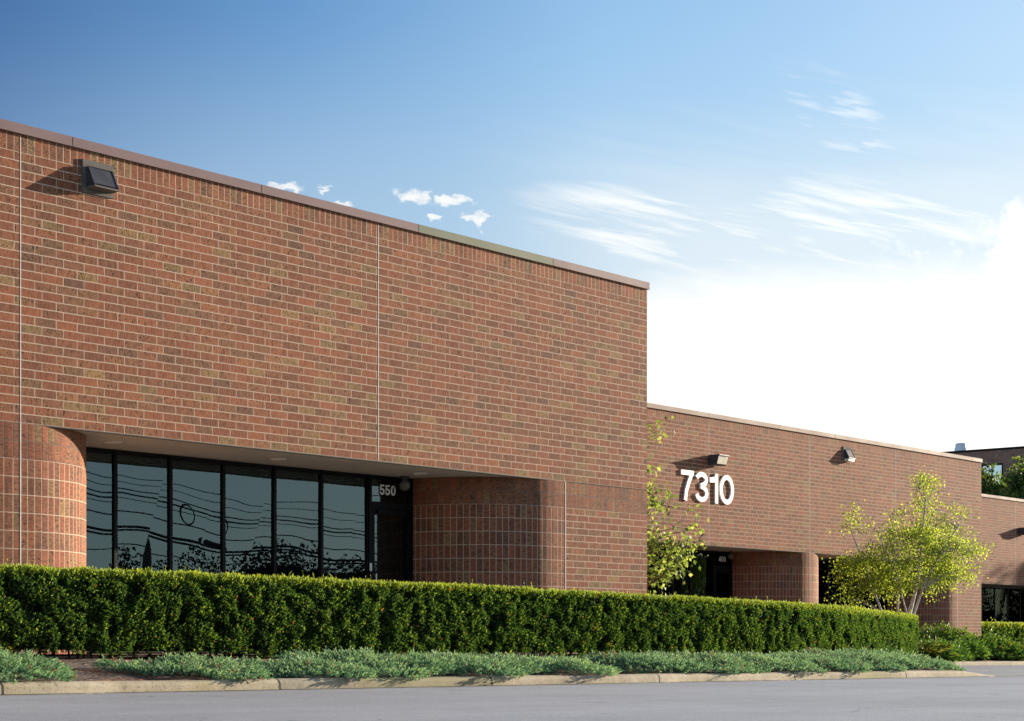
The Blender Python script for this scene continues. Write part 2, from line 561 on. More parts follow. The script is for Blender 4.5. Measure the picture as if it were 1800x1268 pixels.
def birch_bark():
    m, t, b, out = new_mat('birch_bark')
    p = t.obj()
    n = t.noise(p, 7.0, 4.0, 0.6)
    x, y, z = t.xyz(p)
    marks = t.noise(t.vec(t.mul(x, 3.0), t.mul(y, 3.0), t.mul(z, 16.0)), 1.0, 2.0, 0.5)
    c = t.mix(t.ss(n, 0.3, 0.7), (0.46, 0.38, 0.30), (0.70, 0.64, 0.56))
    t.put(b.inputs['Base Color'], t.mix(t.ss(marks, 0.62, 0.68), c, (0.10, 0.08, 0.07)))
    b.inputs['Roughness'].default_value = 0.75
    return m


M['birchbark'] = birch_bark()


DK_ = 12.83        # the kerb face


def asphalt():
    m, t, b, out = new_mat('aged_asphalt')
    p = t.obj()
    n0 = t.noise(p, 0.22, 4.0, 0.6)
    n1 = t.noise(p, 2.1, 4.0, 0.6)
    grit = t.noise(p, 90.0, 3.0, 0.7)
    c = t.mix(t.ss(n0, 0.3, 0.72), (0.335, 0.345, 0.358), (0.41, 0.42, 0.435))
    c = t.mix(1.0, c, t.ramp(n1, [(0.3, (0.92, 0.92, 0.92)), (0.7, (1.07, 1.07, 1.07))]), 'MULTIPLY')
    c = t.mix(1.0, c, t.ramp(grit, [(0.32, (0.52, 0.52, 0.53)), (0.52, (1.0, 1.0, 1.0)), (0.70, (1.6, 1.58, 1.54))]), 'MULTIPLY')
    # old patch lines and wheel polish running along the road
    x, y, z = t.xyz(p)
    band = t.noise(t.vec(t.mul(x, 0.02), t.mul(y, 0.9), 0.0), 1.0, 3.0, 0.5)
    # hairline cracks and grit swept to the kerb
    vo = t.node('ShaderNodeTexVoronoi', feature='DISTANCE_TO_EDGE')
    vo.inputs['Scale'].default_value = 0.22
    t.put(vo.inputs['Vector'], t.vec(t.add(x, t.mul(t.noise(p, 1.3, 4.0, 0.65), 2.2)), t.add(y, t.mul(t.noise(p, 1.1, 4.0, 0.65), 2.2)), 0.0))
    crack = t.mul(t.ss(vo.outputs['Distance'], 0.006, 0.0025), t.ss(n1, 0.42, 0.6))
    c = t.mix(t.mul(crack, 0.6), c, (0.07, 0.068, 0.066))
    grit2 = t.mul(t.ss(t.sub(DK_, y), 0.55, 0.02), t.ss(t.noise(p, 6.0, 4.0, 0.7), 0.42, 0.62))
    c = t.mix(t.mul(grit2, 0.6), c, (0.17, 0.135, 0.10))
    c = t.mix(1.0, c, t.ramp(band, [(0.35, (0.93, 0.93, 0.94)), (0.65, (1.06, 1.06, 1.05))]), 'MULTIPLY')
    t.put(b.inputs['Base Color'], c)
    b.inputs['Roughness'].default_value = 0.62
    b.inputs['Specular IOR Level'].default_value = 0.5
    t.put(b.inputs['Normal'], t.bump(grit, 0.4, 0.003))
    return m


M['asphalt'] = asphalt()


def concrete(name, c0, c1, seg=0.0, stain=(0.30, 0.26, 0.12)):
    m, t, b, out = new_mat(name)
    uv = t.uv()
    p = t.obj()
    n = t.noise(p, 1.3, 5.0, 0.62)
    pit = t.noise(p, 45.0, 3.0, 0.65)
    c = t.mix(t.ss(n, 0.3, 0.7), c0, c1)
    c = t.mix(t.ss(pit, 0.57, 0.66, 0.0, 0.75), c, tuple(x * 0.35 for x in c0))
    c = t.mix(1.0, c, t.ramp(t.noise(p, 7.0, 4.0, 0.65), [(0.3, (0.78, 0.77, 0.74)), (0.7, (1.12, 1.12, 1.1))]), 'MULTIPLY')
    c = t.mix(t.ss(t.noise(p, 0.5, 3.0, 0.5), 0.56, 0.72, 0.0, 0.7), c, stain)
    if seg:
        u, v, _ = t.xyz(uv)
        q = t.m('DIVIDE', u, seg)
        wn = t.node('ShaderNodeTexWhiteNoise', noise_dimensions='1D')
        t.put(wn.inputs['W'], t.m('FLOOR', q))
        c = t.mix(1.0, c, t.ramp(wn.outputs['Value'], [(0, (0.82, 0.83, 0.84)), (1, (1.1, 1.08, 1.05))]), 'MULTIPLY')
        gap = t.ss(t.m('ABSOLUTE', t.sub(t.m('FRACT', t.add(q, t.mul(t.sub(t.noise(p, 9.0, 2.0), 0.5), 0.008))), 0.5)), 0.4945, 0.4965)
        c = t.mix(gap, c, (0.035, 0.03, 0.025))
    t.put(b.inputs['Base Color'], c)
    b.inputs['Roughness'].default_value = 0.88
    t.put(b.inputs['Normal'], t.bump(pit, 0.4, 0.006))
    return m


M['kerb'] = concrete('kerb_concrete', (0.36, 0.30, 0.205), (0.47, 0.41, 0.30), 3.05)
M['walk'] = concrete('pavement_concrete', (0.40, 0.37, 0.32), (0.48, 0.45, 0.40), 1.5)
M['gutter'] = concrete('gutter_concrete', (0.46, 0.43, 0.36), (0.56, 0.53, 0.46), 3.05)
M['dirt_shade'] = plain('gutter_dirt_gap_shade', (0.025, 0.022, 0.018), 0.95, 0.0, 0.4, 18)


def mulch():
    m, t, b, out = new_mat('bark_mulch')
    p = t.obj()
    chip = t.node('ShaderNodeTexVoronoi')
    chip.inputs['Scale'].default_value = 24.0
    x, y, z = t.xyz(p)
    t.put(chip.inputs['Vector'], t.vec(t.add(t.mul(x, 0.6), t.mul(t.noise(p, 9.0), 0.2)), y, z))
    col = t.xyz(chip.outputs['Color'])
    patch = t.noise(p, 1.1, 3.0, 0.6)
    a = t.ramp(col[0], [(0, (0.035, 0.024, 0.018)), (0.5, (0.10, 0.065, 0.045)), (1, (0.26, 0.17, 0.115))])
    r = t.ramp(col[1], [(0, (0.07, 0.026, 0.013)), (1, (0.38, 0.135, 0.048))])
    t.put(b.inputs['Base Color'], t.mix(t.ss(patch, 0.46, 0.58), a, r))
    b.inputs['Roughness'].default_value = 0.95
    t.put(b.inputs['Normal'], t.bump(chip.outputs['Distance'], 0.9, 0.02))
    return m


M['mulch'] = mulch()
M['ground'] = plain('far_ground', (0.075, 0.085, 0.035), 0.95, 0.0, 0.35, 0.2)

# ------------------------------------------------------------------ setting: ground, road, kerbs, beds
BIG = 2500


def strip_mesh(name, mat, ss, y0f, y1f, zf, kind='structure', ny=1):
    mb = MB()
    for i in range(len(ss) - 1):
        for j in range(ny):
            q = []
            for a, k in ((i, j), (i + 1, j), (i + 1, j + 1), (i, j + 1)):
                s = ss[a]
                y = y0f(s) + (y1f(s) - y0f(s)) * k / ny
                q.append((s, y, zf(s, y)))
            mb.quad(*q, uv=[(p[0], p[1]) for p in q])
    o = mb.build(name, mat, smooth=True)
    return tag(o, kind=kind)


S_ALL = [-BIG, -300, -60, -40, -20, -10, 0, 10, 20, 30, 40, 60, 80, 100, 130, 300, BIG]
strip_mesh('ground', M['ground'], S_ALL, lambda s: -BIG, lambda s: BIG, lambda s, y: roadz(s) - 0.25, ny=4)
strip_mesh('road', M['asphalt'], [-300, -60, -20, 0, 20, 40, 60, 80, 130, 300], lambda s: -24.0, lambda s: 24.2,
           lambda s, y: roadz(s), ny=3)

D1, DW1 = 18.586, 20.19
DK = 12.83
EDGE = [(-60, DK), (26.35, DK), (27.2, 13.15), (29, 14.2), (33, 16.3), (39.3, 19.9), (44, 22.8), (47, 23.9), (140, 23.9)]


def kedge(s):
    return float(np.interp(s, [e[0] for e in EDGE], [e[1] for e in EDGE]))


def khgt(s):
    return float(np.interp(s, [-60, 26.2, 27.2, 42, 45, 140], [0.10, 0.10, 0.015, 0.015, 0.11, 0.11]))


def bedz(s, y):
    e = kedge(s)
    rise = float(np.interp(y - e, [0.0, 0.3, 2.0, 5.0], [-0.03, 0.0, 0.17, 0.2])) if s < 30 else \
        float(np.interp(y - e, [0.0, 0.4, 3.0], [-0.02, 0.0, 0.16]))
    bump = 0.012 * math.sin(s * 3.1 + y * 2.3) + 0.01 * math.sin(s * 7.7 - y * 5.1)
    return roadz(s) + khgt(s) + rise + bump


ss = list(np.arange(-20, 80, 0.4)) + [80, 90, 110, 139]
strip_mesh('mulch_bed', M['mulch'], ss, lambda s: kedge(s) + 0.10, lambda s: 48.0 if s > 20 else 30.0,
           lambda s, y: bedz(s, y), ny=40)
strip_mesh('pavement', M['walk'], list(np.arange(-20, 34, 1.0)), lambda s: 16.9, lambda s: 18.35,
           lambda s, y: roadz(s) + 0.34)


def kerb(name, s0, s1, yf, hf):
    mb = MB()
    prof = [(0.0, -0.05), (0.0, 0.0), (0.008, 0.62), (0.022, 0.86), (0.05, 0.98), (0.085, 1.0), (0.19, 1.0), (0.20, 0.9), (0.20, -0.3)]
    xs = list(np.arange(s0, s1, 0.25)) + [s1]
    hs = []
    for i, s in enumerate(xs):
        w = 0.006 * math.sin(s * 1.7) + 0.004 * math.sin(s * 4.3 + 1)
        hs.append((s, yf(s) + w, hf(s) * (1 + 0.035 * math.sin(s * 2.1 + 0.4))))
    for i in range(len(xs) - 1):
        for k in range(len(prof) - 1):
            q = []
            for a, c in ((i, k), (i + 1, k), (i + 1, k + 1), (i, k + 1)):
                s, y, h = hs[a]
                q.append((s, y + prof[c][0], roadz(s) + (prof[c][1] * h if prof[c][1] >= 0 else prof[c][1])))
            mb.quad(*q, uv=[(q[0][0], k), (q[1][0], k), (q[2][0], k + 1), (q[3][0], k + 1)])
    return tag(mb.build(name, M['kerb'], smooth=True), kind='structure')


kerb('kerb', -20, 27.3, lambda s: DK, khgt)
kerb('kerb', 42.0, 130, lambda s: 23.9, khgt)
# dark open joint where the paving has shrunk from the kerb
mb = MB()
xs = list(np.arange(-20, 27.2, 0.08))
wd = [max(0.004, 0.032 + 0.014 * math.sin(x * 2.3) + random.uniform(-0.016, 0.016)) * (1.0 if x < 17 else 0.5) for x in xs]
for i in range(len(xs) - 1):
    a, b = xs[i], xs[i + 1]
    mb.quad((a, DK - wd[i], roadz(a) + 0.004), (b, DK - wd[i + 1], roadz(b) + 0.004), (b, DK + 0.008, roadz(b) + 0.004), (a, DK + 0.008, roadz(a) + 0.004))
tag(mb.build('road_joint', M['dirt_shade']), kind='structure')
strip_mesh('gutter', M['gutter'], list(np.arange(27.25, 60, 0.8)), lambda s: DK + 0.0, lambda s: DK + 0.34, lambda s, y: roadz(s) + 0.006)

# ------------------------------------------------------------------ the three brick wings
ZS, ZR, ZT = 2.58, 5.751, 6.078     # soffit, underside of soldier course, top of coping
ZB = -1.2


def arc(cx, cy, r, a0, a1, n=16):
    return [(cx + r * math.cos(a0 + (a1 - a0) * k / n), cy + r * math.sin(a0 + (a1 - a0) * k / n)) for k in range(n + 1)]


R = 1.604


def left_half(cx, yw):      # from the glass line out to the face, seen left of a pier
    return arc(cx, yw, R, math.pi, 1.5 * math.pi)


def right_half(cx, yw):
    return arc(cx, yw, R, 1.5 * math.pi, 2 * math.pi)


def wing(name, loc, label, x0, x1, yf, depth, joints, piers, endpier, cop_px, cop_mats, zs=ZS, copw=3.07):
    """one stepped wing: running-bond upper wall over recessed shopfronts between round-cornered piers"""
    root = empty(name, loc, label, 'building')
    yw = yf + R
    mb = MB()
    zr, zt = ZR, ZT
    edges = [x0] + sorted(j for j in joints if x0 < j < x1) + [x1]
    for a, b in zip(edges[:-1], edges[1:]):
        L = b - a
        mb.vwall((a, yf), (b, yf), zs, zr, 0.0, zs, 0)
        mb.quad((a, yf, zr), (b, yf, zr), (b, yf, zt - 0.05), (a, yf, zt - 0.05),
                [(0, 0.004), (L, 0.004), (L, zt - 0.05 - zr + 0.004), (0, zt - 0.05 - zr + 0.004)], 1)
    # returns and back
    mb.vwall((x1, yf), (x1, yf + depth), ZB, zt - 0.05, 0.0, zs, 0)
    mb.vwall((x1, yf + depth), (x0, yf + depth), ZB, zt - 0.05, 0.0, zs, 0)
    mb.vwall((x0, yf + depth), (x0, yf), ZB, zt - 0.05, 0.0, zs, 0)
    # piers
    zk = zs - 2 * SH

    def stack(path, u0=0.0):
        u = u0
        for a, b in zip(path[:-1], path[1:]):
            mb.vwall(a, b, zk, zs, u, zs, 3)
            mb.vwall(a, b, ZB, zk, u, zs, 2)
            u += math.hypot(b[0] - a[0], b[1] - a[1])
    for cx, f in piers:
        stack(left_half(cx - f, yw))
        stack([(cx - f, yf), (cx + f, yf)], -f)
        stack(right_half(cx + f, yw), f)
    ej, ef = endpier
    stack(left_half(ej - ef, yw))
    stack([(ej - ef, yf), (ej, yf)])
    mb.vwall((ej, yf), (x1, yf), ZB, zk, 0.0, zk, 0)
    mb.vwall((ej, yf), (x1, yf), zk, zs, 0.0, zs, 3)
    wall = mb.build('wall', [M['run'], M['soldier'], M['stack'], M['stackdark']], root)
    # thin shadow gap over the piers
    # control joints
    jm = [j for j in joints if x0 < j < x1]
    for j in jm:
        b = MB()
        b.box(j - 0.006, j + 0.006, yf - 0.003, yf + 0.01, zs, zt - 0.14)
        b.build('control_joint', M['sealant'], root)
    for j in [p[0] for p in piers] + [ej]:
        b = MB()
        b.box(j - 0.008, j + 0.008, yf - 0.004, yf + 0.01, ZB, zs - 0.004)
        b.build('control_joint', M['sealant'], root)
    b = MB()
    b.box(ej, x1, yf - 0.0025, yf + 0.01, zs - 0.014, zs - 0.001)  # dark strip on the face paints the shade of a groove
    b.build('gap_shade_strip', M['dirt_shade'], root)
    # roof and soffit
    b = MB()
    b.flat(x0, x1, yf + 0.3, yf + depth, zt - 0.45)
    b.vwall((x1, yf + 0.3), (x0, yf + 0.3), zt - 0.45, zt - 0.05)
    b.build('roof', M['roof'], root)
    b = MB()
    b.flat(x0, x1, yf + 0.012, yw + 0.05, zs, False)
    b.build('soffit', M['soffit'], root)
    b = MB()
    b.box(x0, x1 - 1.9, yf + 0.006, yf + 0.11, zs - 0.008, zs + 0.03)
    b.build('lintel', M['lintel'], root)
    # coping in lengths
    cuts = sorted(cop_px)
    for k in range(len(cuts) - 1):
        a, c = cuts[k] + 0.006, cuts[k + 1] - 0.006
        if k == len(cuts) - 2:
            c = cuts[k + 1]
        b = MB()
        z0 = zt - 0.118
        b.box(a, c, yf - 0.030, yf + 0.36, z0, zt)
        b.box(a, c, yf - 0.040, yf - 0.0305, z0, z0 + 0.012)
        b.build('coping_panel', cop_mats[k] if k < len(cop_mats) else cop_mats[-1], root)
    # side coping
    b = MB()
    b.box(x1 - 0.3, x1 + 0.03, yf + 0.365, yf + depth, zt - 0.118, zt - 0.002)
    b.build('coping_panel', cop_mats[-1], root)
    return root, yw


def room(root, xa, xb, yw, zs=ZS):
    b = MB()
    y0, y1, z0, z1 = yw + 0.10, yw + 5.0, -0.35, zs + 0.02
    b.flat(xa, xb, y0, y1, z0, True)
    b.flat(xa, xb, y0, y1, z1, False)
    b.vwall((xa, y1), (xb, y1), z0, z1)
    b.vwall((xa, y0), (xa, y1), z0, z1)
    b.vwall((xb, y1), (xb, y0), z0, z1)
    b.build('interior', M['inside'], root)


def window(root, xa, xb, yw, z0, z1, glass, blind=0.0, fw=0.027, head=0.06):
    fr = MB()
    y0, y1 = yw - 0.03, yw + 0.07
    fr.box(xa, xa + fw, y0, y1, z0, z1)
    fr.box(xb - fw, xb, y0, y1, z0, z1)
    fr.box(xa + fw, xb - fw, y0 + 0.01, y1, z1 - head, z1)
    fr.box(xa + fw, xb - fw, y0 + 0.01, y1, z0, z0 + 0.10)
    f = fr.build('window', M['frame'], root)
    g = MB()
    t = [random.uniform(-0.006, 0.006) for _ in range(4)]
    g.quad((xa + fw, yw + t[0], z0 + 0.10), (xb - fw, yw + t[1], z0 + 0.10), (xb - fw, yw + t[2] * 0.4, z1 - head), (xa + fw, yw + t[3] * 0.4, z1 - head))
    g.build('pane', M[glass], f)
    if blind > 0:
        bl = MB()
        zb = z1 - head - 0.02
        zc = zb - (z1 - z0 - 0.2) * blind
        k = 0
        z = zb
        while z > zc:
            bl.quad((xa + 0.06, yw + 0.10, z - 0.013), (xb - 0.06, yw + 0.10, z - 0.013), (xb - 0.06, yw + 0.125, z + 0.008), (xa + 0.06, yw + 0.125, z + 0.008))
            z -= 0.034
        bl.build('blind', M['blind'], f)
    return f


# ---- strokes for figures on the buildings
def arcpts(cx, cy, rx, ry, a0, a1, n=14):
    return [(cx + rx * math.cos(math.radians(a0 + (a1 - a0) * k / n)), cy + ry * math.sin(math.radians(a0 + (a1 - a0) * k / n))) for k in range(n + 1)]


def digit_strokes(ch, W, H, t):
    """centre lines inside a W x H cell for stroke width t"""
    h = t / 2
    if ch == '0':
        return [(arcpts(W / 2, H / 2, W / 2 - h, H / 2 - h, 0, 360, 32), True)]
    if ch == '1':
        return [([(W - h, 0), (W - h, H)], False), ([(W - h, H - h * 0.9), (W - t, H * 0.80), (0, H * 0.765)], False)]
    if ch == '7':
        return [([(0, H - h), (W, H - h)], False), ([(W - h * 0.9, H - t * 0.3), (W * 0.62, H * 0.62), (W * 0.42, H * 0.32), (W * 0.34, 0)], False)]
    if ch == '3':
        top = arcpts(W / 2 - W * 0.01, H * 0.745, W / 2 - h - W * 0.03, H * 0.255 - h, 165, -62, 16)
        bot = arcpts(W / 2, H * 0.29, W / 2 - h, H * 0.29 - h, 62, -172, 18)
        return [(top + [(W * 0.42, H * 0.535)], False), ([(W * 0.42, H * 0.535)] + bot, False)]
    if ch == '5':
        bowl = arcpts(W * 0.48, H * 0.33, W * 0.52 - h, H * 0.33 - h, 150, -165, 20)
        return [([(W * 0.93, H - h), (W * 0.24, H - h), (W * 0.13, H * 0.47)], False), ([(W * 0.13, H * 0.48)] + bowl, False)]
    if ch == '4':
        return [([(W * 0.73, 0), (W * 0.73, H)], False), ([(W * 0.73, H - h * 0.8), (h * 0.8, H * 0.29)], False), ([(0, H * 0.255), (W, H * 0.255)], False)]


def figure_mesh(ch, x, z, W, H, t, y0, y1, asp=1.0):
    """an upright figure facing -y, its faces from y0 (front) to y1 (back)"""
    mb = MB()
    for si, (pts, closed) in enumerate(digit_strokes(ch, W, H, t)):
        n = len(pts)
        L, Rr = [], []
        for i in range(n):
            if closed:
                a, b = pts[(i - 1) % (n - 1)], pts[(i + 1) % (n - 1)] if i < n - 1 else pts[1]
            else:
                a, b = pts[max(i - 1, 0)], pts[min(i + 1, n - 1)]
            dx, dz = b[0] - a[0], b[1] - a[1]
            q = math.hypot(dx, dz) or 1
            nx, nz = -dz / q, dx / q
            k = 1.0
            if 0 < i < n - 1:
                d1 = (pts[i][0] - pts[i - 1][0], pts[i][1] - pts[i - 1][1])
                l1 = math.hypot(*d1) or 1
                cs = abs((-d1[1] / l1) * nx + (d1[0] / l1) * nz)
                k = 1 / max(cs, 0.6)
            L.append((pts[i][0] + nx * t / 2 * k, pts[i][1] + nz * t / 2 * k))
            Rr.append((pts[i][0] - nx * t / 2 * k, pts[i][1] - nz * t / 2 * k))
        yy = y0 + 0.0012 * si
        for i in range(n - 1):
            f = [(x + p[0], yy, z + p[1]) for p in (Rr[i], Rr[i + 1], L[i + 1], L[i])]
            g = [(p[0], y1, p[2]) for p in f]
            mb.quad(*f)
            mb.quad(f[0], f[1], g[1], g[0])
            mb.quad(f[2], f[3], g[3], g[2])
            if not closed and i == 0:
                mb.quad(f[3], f[0], g[0], g[3])
            if not closed and i == n - 2:
                mb.quad(f[1], f[2], g[2], g[1])
    return mb


def door_unit(root, xa, xb, xmul, yw, number, glass, zs=ZS, zd=2.07, num_x=None):
    """framed entrance: transom with the suite number over a glazed door, xa..xb, the door hung to the left"""
    z0 = -0.30
    fr = MB()
    y0, y1 = yw - 0.05, yw + 0.07
    fr.box(xa, xa + 0.06, y0, y1, z0, zs - 0.01)
    fr.box(xb - 0.05, xb, y0, y1, z0, zs - 0.01)
    fr.box(xa + 0.06, xb - 0.05, y0 + 0.005, y1, zd, zd + 0.10)
    fr.box(xa + 0.06, xb - 0.05, y0 + 0.005, y1, zs - 0.06, zs - 0.01)
    f = fr.build('door_frame', M['frame'], root)
    g = MB()
    g.quad((xa + 0.06, yw + 0.003, zd + 0.10), (xb - 0.05, yw - 0.004, zd + 0.10), (xb - 0.05, yw - 0.002, zs - 0.06), (xa + 0.06, yw, zs - 0.06))
    g.build('pane', M[glass], f)
    d = MB()
    da, db = xa + 0.065, xb - 0.055
    st = 0.07
    d.box(da, da + st, y0 + 0.015, y1 - 0.02, z0, zd - 0.005)
    d.box(db - st, db, y0 + 0.015, y1 - 0.02, z0, zd - 0.005)
    d.box(da + st, db - st, y0 + 0.02, y1 - 0.02, zd - 0.10, zd - 0.005)
    d.box(da + st, db - st, y0 + 0.02, y1 - 0.02, z0, z0 + 0.2)
    d.box(da + st, db - st, y0 + 0.02, y1 - 0.02, 0.58, 0.66)
    dr = d.build('door', M['frame'], root)
    g = MB()
    g.quad((da + st, yw - 0.004, z0 + 0.2), (db - st, yw + 0.006, z0 + 0.2), (db - st, yw + 0.004, zd - 0.10), (da + st, yw - 0.003, zd - 0.10))
    g.build('pane', M[glass], dr)
    hm = MB()
    hm.tube([(da + 0.035, y0 - 0.05, 0.80), (da + 0.035, y0 - 0.05, 1.06)], 0.014, 8)
    for zz in (0.82, 1.04):
        hm.tube([(da + 0.035, y0 + 0.02, zz), (da + 0.035, y0 - 0.05, zz)], 0.011, 6)
    hm.build('handle', M['steel'], dr)
    cl = MB()
    cl.box(da + 0.12, da + 0.42, y0 - 0.02, y0 + 0.015, zd - 0.075, zd - 0.03)
    cl.build('door_closer', M['frame'], dr)
    # suite number in vinyl figures
    hN = 0.158
    wN = 0.105
    nx = num_x if num_x is not None else xa + (xb - xa) * 0.28
    for k, ch in enumerate(number):
        figure_mesh(ch, nx + k * (wN + 0.02), zd + 0.215, wN, hN, 0.027, yw - 0.018, yw - 0.010).build('number_figure', M['vinyl'], f)
    return f, dr


# ---- wing 1: the near one, suite 550
J1 = S(36, D1)
J1b = S(665, D1)
EJ1 = S(994, D1)
X1 = S(1137.4, D1)
cuts1 = [-8.0, -4.1, -1.03, 2.03, 5.08, 8.13, 11.18, S(125, D1), S(457, D1), S(733, D1), S(970, D1), X1 + 0.03]
mats1 = [M['coping']] * 8 + [M['coping'], M['coping2'], M['coping'], M['coping']]
w1, YW1 = wing('brick_building', (0.5 * (J1 + X1), D1, 0), 'large near red brick building with suite 550 and a glazed recess behind the long hedge',
               -8.0, X1, D1, 26.0, [J1, J1b, J1 - 12.9], [(J1, 0.17), (J1 - 12.9, 0.17)], (EJ1, 0.30), cuts1, mats1)
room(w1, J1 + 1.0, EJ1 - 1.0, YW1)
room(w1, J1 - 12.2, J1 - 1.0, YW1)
mull1 = [J1 + 0.17 + R - 0.02] + [S(p, YW1) for p in (201.5, 298.5, 391.5, 481.5, 564.0, 645.0)]
for k in range(6):
    window(w1, mull1[k], mull1[k + 1], YW1, -0.30, ZS - 0.01, 'glass', (0.97, 0.97, 0.97, 0.97, 0.97, 0.97)[k])
door_unit(w1, mull1[6], EJ1 - 0.30 - R + 0.02, None, YW1, '550', 'glass', num_x=S(667.5, YW1 - 0.014))
xL = [J1 - 12.9 + 0.17 + R + (12.9 - 0.34 - 2 * R) * k / 8 for k in range(9)]
for k in range(8):
    window(w1, xL[k], xL[k + 1], YW1, -0.30, ZS - 0.01, 'glass', 0.97)
# recessed downlights in the soffit
for px, dd in ((198, 0.85), (488, 0.85), (738, 0.85)):
    b = MB()
    b.lathe([(0.085, 0.0), (0.115, 0.0), (0.118, -0.008), (0.11, -0.016), (0.085, -0.012), (0.078, 0.02), (0.02, 0.03)], (S(px, D1 + dd), D1 + dd, ZS), 20)
    b.build('downlight', M['white'], w1, True)

# ---- wing 2: set back, 7310 and suite 400
D2 = 27.9
J2 = [S(1246, D2), S(1423.5, D2), S(1574.5, D2)]
EJ2 = S(1683, D2)
X2 = S(1725, D2)
P2a = J2[1] - 10.1
c2 = [X2 + 0.03]
for p in (1654, 1467, 1368, 1245):
    c2.append(S(p, D2))
while c2[-1] > 20:
    c2.append(c2[-1] - 3.05)
c2[-1] = 18.0
w2, YW2 = wing('brick_building', (0.5 * (J2[0] + X2), D2, 0), 'brick building set back in the middle, with big white 7310 on its wall',
               18.0, X2, D2, 24.0, J2, [(J2[1], 0.05), (P2a, 0.05)], (EJ2, 0.2), c2, [M['coping3']] * 20)
room(w2, P2a + 1.0, J2[1] - 1.0, YW2)
room(w2, J2[1] + 1.0, EJ2 - 1.0, YW2)
m2 = [P2a + 0.05 + R - 0.02, S(1137, YW2), S(1158, YW2), S(1182, YW2), S(1213, YW2), S(1252.5, YW2)]
for k in range(5):
    window(w2, m2[k], m2[k + 1], YW2, -0.45, ZS - 0.01, 'glassdark', 0.0)
door_unit(w2, m2[5], J2[1] - 0.05 - R + 0.02, None, YW2, '400', 'glassdark', num_x=S(1263.5, YW2 - 0.014))
m3 = [J2[1] + 0.05 + R - 0.02, S(1455, YW2), S(1483, YW2), S(1510, YW2), S(1535, YW2)]
for k in range(4):
    window(w2, m3[k], m3[k + 1], YW2, -0.45, ZS - 0.01, 'glassdark', 0.0)
xe = EJ2 - 0.2 - R + 0.02
f2, d2 = door_unit(w2, m3[4], xe, None, YW2, '', 'glassdark')

# ---- wing 3: furthest right
D3 = 34.4
J3 = [S(1784.5, D3)]
X3 = 125.0
c3 = [X3 + 0.03] + [S(1725, D3) + 3.3 + 3.05 * k for k in range(6)][::-1] + [52.0, 46.0]
w3, YW3 = wing('brick_building', (78, D3, 0), 'brick building furthest right, set back with a shaded wall and small hedge', 44.0, X3, D3, 13.0, J3,
               [(84.5, 0.05), (84.5 - 16.0, 0.05)], (X3 - 1.9, 0.2), c3, [M['coping3']] * 20, zs=2.43)
p3 = 84.5
room(w3, p3 - 15.0, p3 - 1.0, YW3, 2.43)
x3 = [p3 - 16.0 + 0.05 + R + (16.0 - 0.1 - 2 * R) * k / 10 for k in range(11)]
for k in range(10):
    window(w3, x3[k], x3[k + 1], YW3, -0.6, 2.42, 'glassdark', 0.0)
# a wing stepping forward again beyond the picture
w4, YW4 = wing('brick_building', (132, 27.5, 0), 'brick building stepping forward beyond the right edge of the picture', X3 + 0.05, 150.0, 27.5, 20.0, [138.0],
               [(132.0, 0.05)], (148.0, 0.2), [X3, 131, 137, 143, 150.03], [M['coping3']] * 6)

# ------------------------------------------------------------------ address figures 7310
an = empty('address_number', (S(1244, D2), D2, 4.0), 'big white house number 7310 standing off the brick wall', 'sign')
DN = D2 - 0.045
for ch, pa, pb, ytop, ybot in (('7', 1197.8, 1219.6, 825.9, 879.8), ('3', 1222.6, 1245.2, 828.9, 882.4),
                               ('1', 1248.2, 1262.4, 833.0, 885.0), ('0', 1265.7, 1290.2, 834.8, 887.7)):
    xa, xb = S(pa, DN), S(pb, DN)
    zb, zt = Zp(pa, ybot, DN), Zp(pa, ytop, DN)
    zb = 3.70
    zt = 4.49
    o = figure_mesh(ch, xa, zb, xb - xa, zt - zb, 0.128, DN, D2 + 0.004).build('figure', M['white'], an)


# ------------------------------------------------------------------ wall lights
def wedge_light(x, y, z, label, lens=False, sc=1.0):
    """back plate with a hood that leans out towards the bottom"""
    e = empty('wall_light', (x, y, z), label, 'wall light', 'hooded wall lights on the brick buildings')
    b = MB()
    w, h = 0.235 * sc, 0.200 * sc
    b.box(x - w, x + w, y - 0.028, y, z - h, z + h)
    b.build('back_plate', M['zinc'], e)
    b = MB()
    w2, zt, zb, dt, db = 0.185 * sc, z + h - 0.085 * sc, z - h + 0.075 * sc, 0.045 * sc, 0.165 * sc
    yb = y - 0.0285
    tk = 0.012
    P = lambda px, d, zz: (px, yb - d, zz)
    for sx in (-1, 1):
        xo, xi = x + sx * w2, x + sx * (w2 - tk)
        for xx in (xo, xi):
            q = [P(xx, 0, zb), P(xx, db, zb), P(xx, dt, zt), P(xx, 0, zt)]
            b.quad(*(q if (sx > 0) == (xx == xo) else q[::-1]))
        b.quad(P(xo, db, zb), P(xi, db, zb), P(xi, dt, zt), P(xo, dt, zt))
    b.quad(P(x - w2, 0, zt), P(x + w2, 0, zt), P(x + w2, dt, zt), P(x - w2, dt, zt))
    xa, xb = x - w2 + tk, x + w2 - tk
    # slightly sunken front between the cheeks
    k = 0.018
    b.quad(P(xa, db - k, zb + 0.02), P(xb, db - k, zb + 0.02), P(xb, dt - k + 0.008, zt - 0.002), P(xa, dt - k + 0.008, zt - 0.002))
    b.build('hood', M['fixture'], e)
    b = MB()
    b.box(x - w2, x + w2, yb - db - 0.004, yb, zb - 0.024, zb - 0.001)
    b.build('lip', M['zinc'] if not lens else M['fixture'], e)
    if lens:
        b = MB()
        b.box(x - w2 * 0.9, x + w2 * 0.9, yb - db * 0.85, yb, zb - 0.10, zb - 0.026)
        b.build('lens', M['lens'], e)
    return e


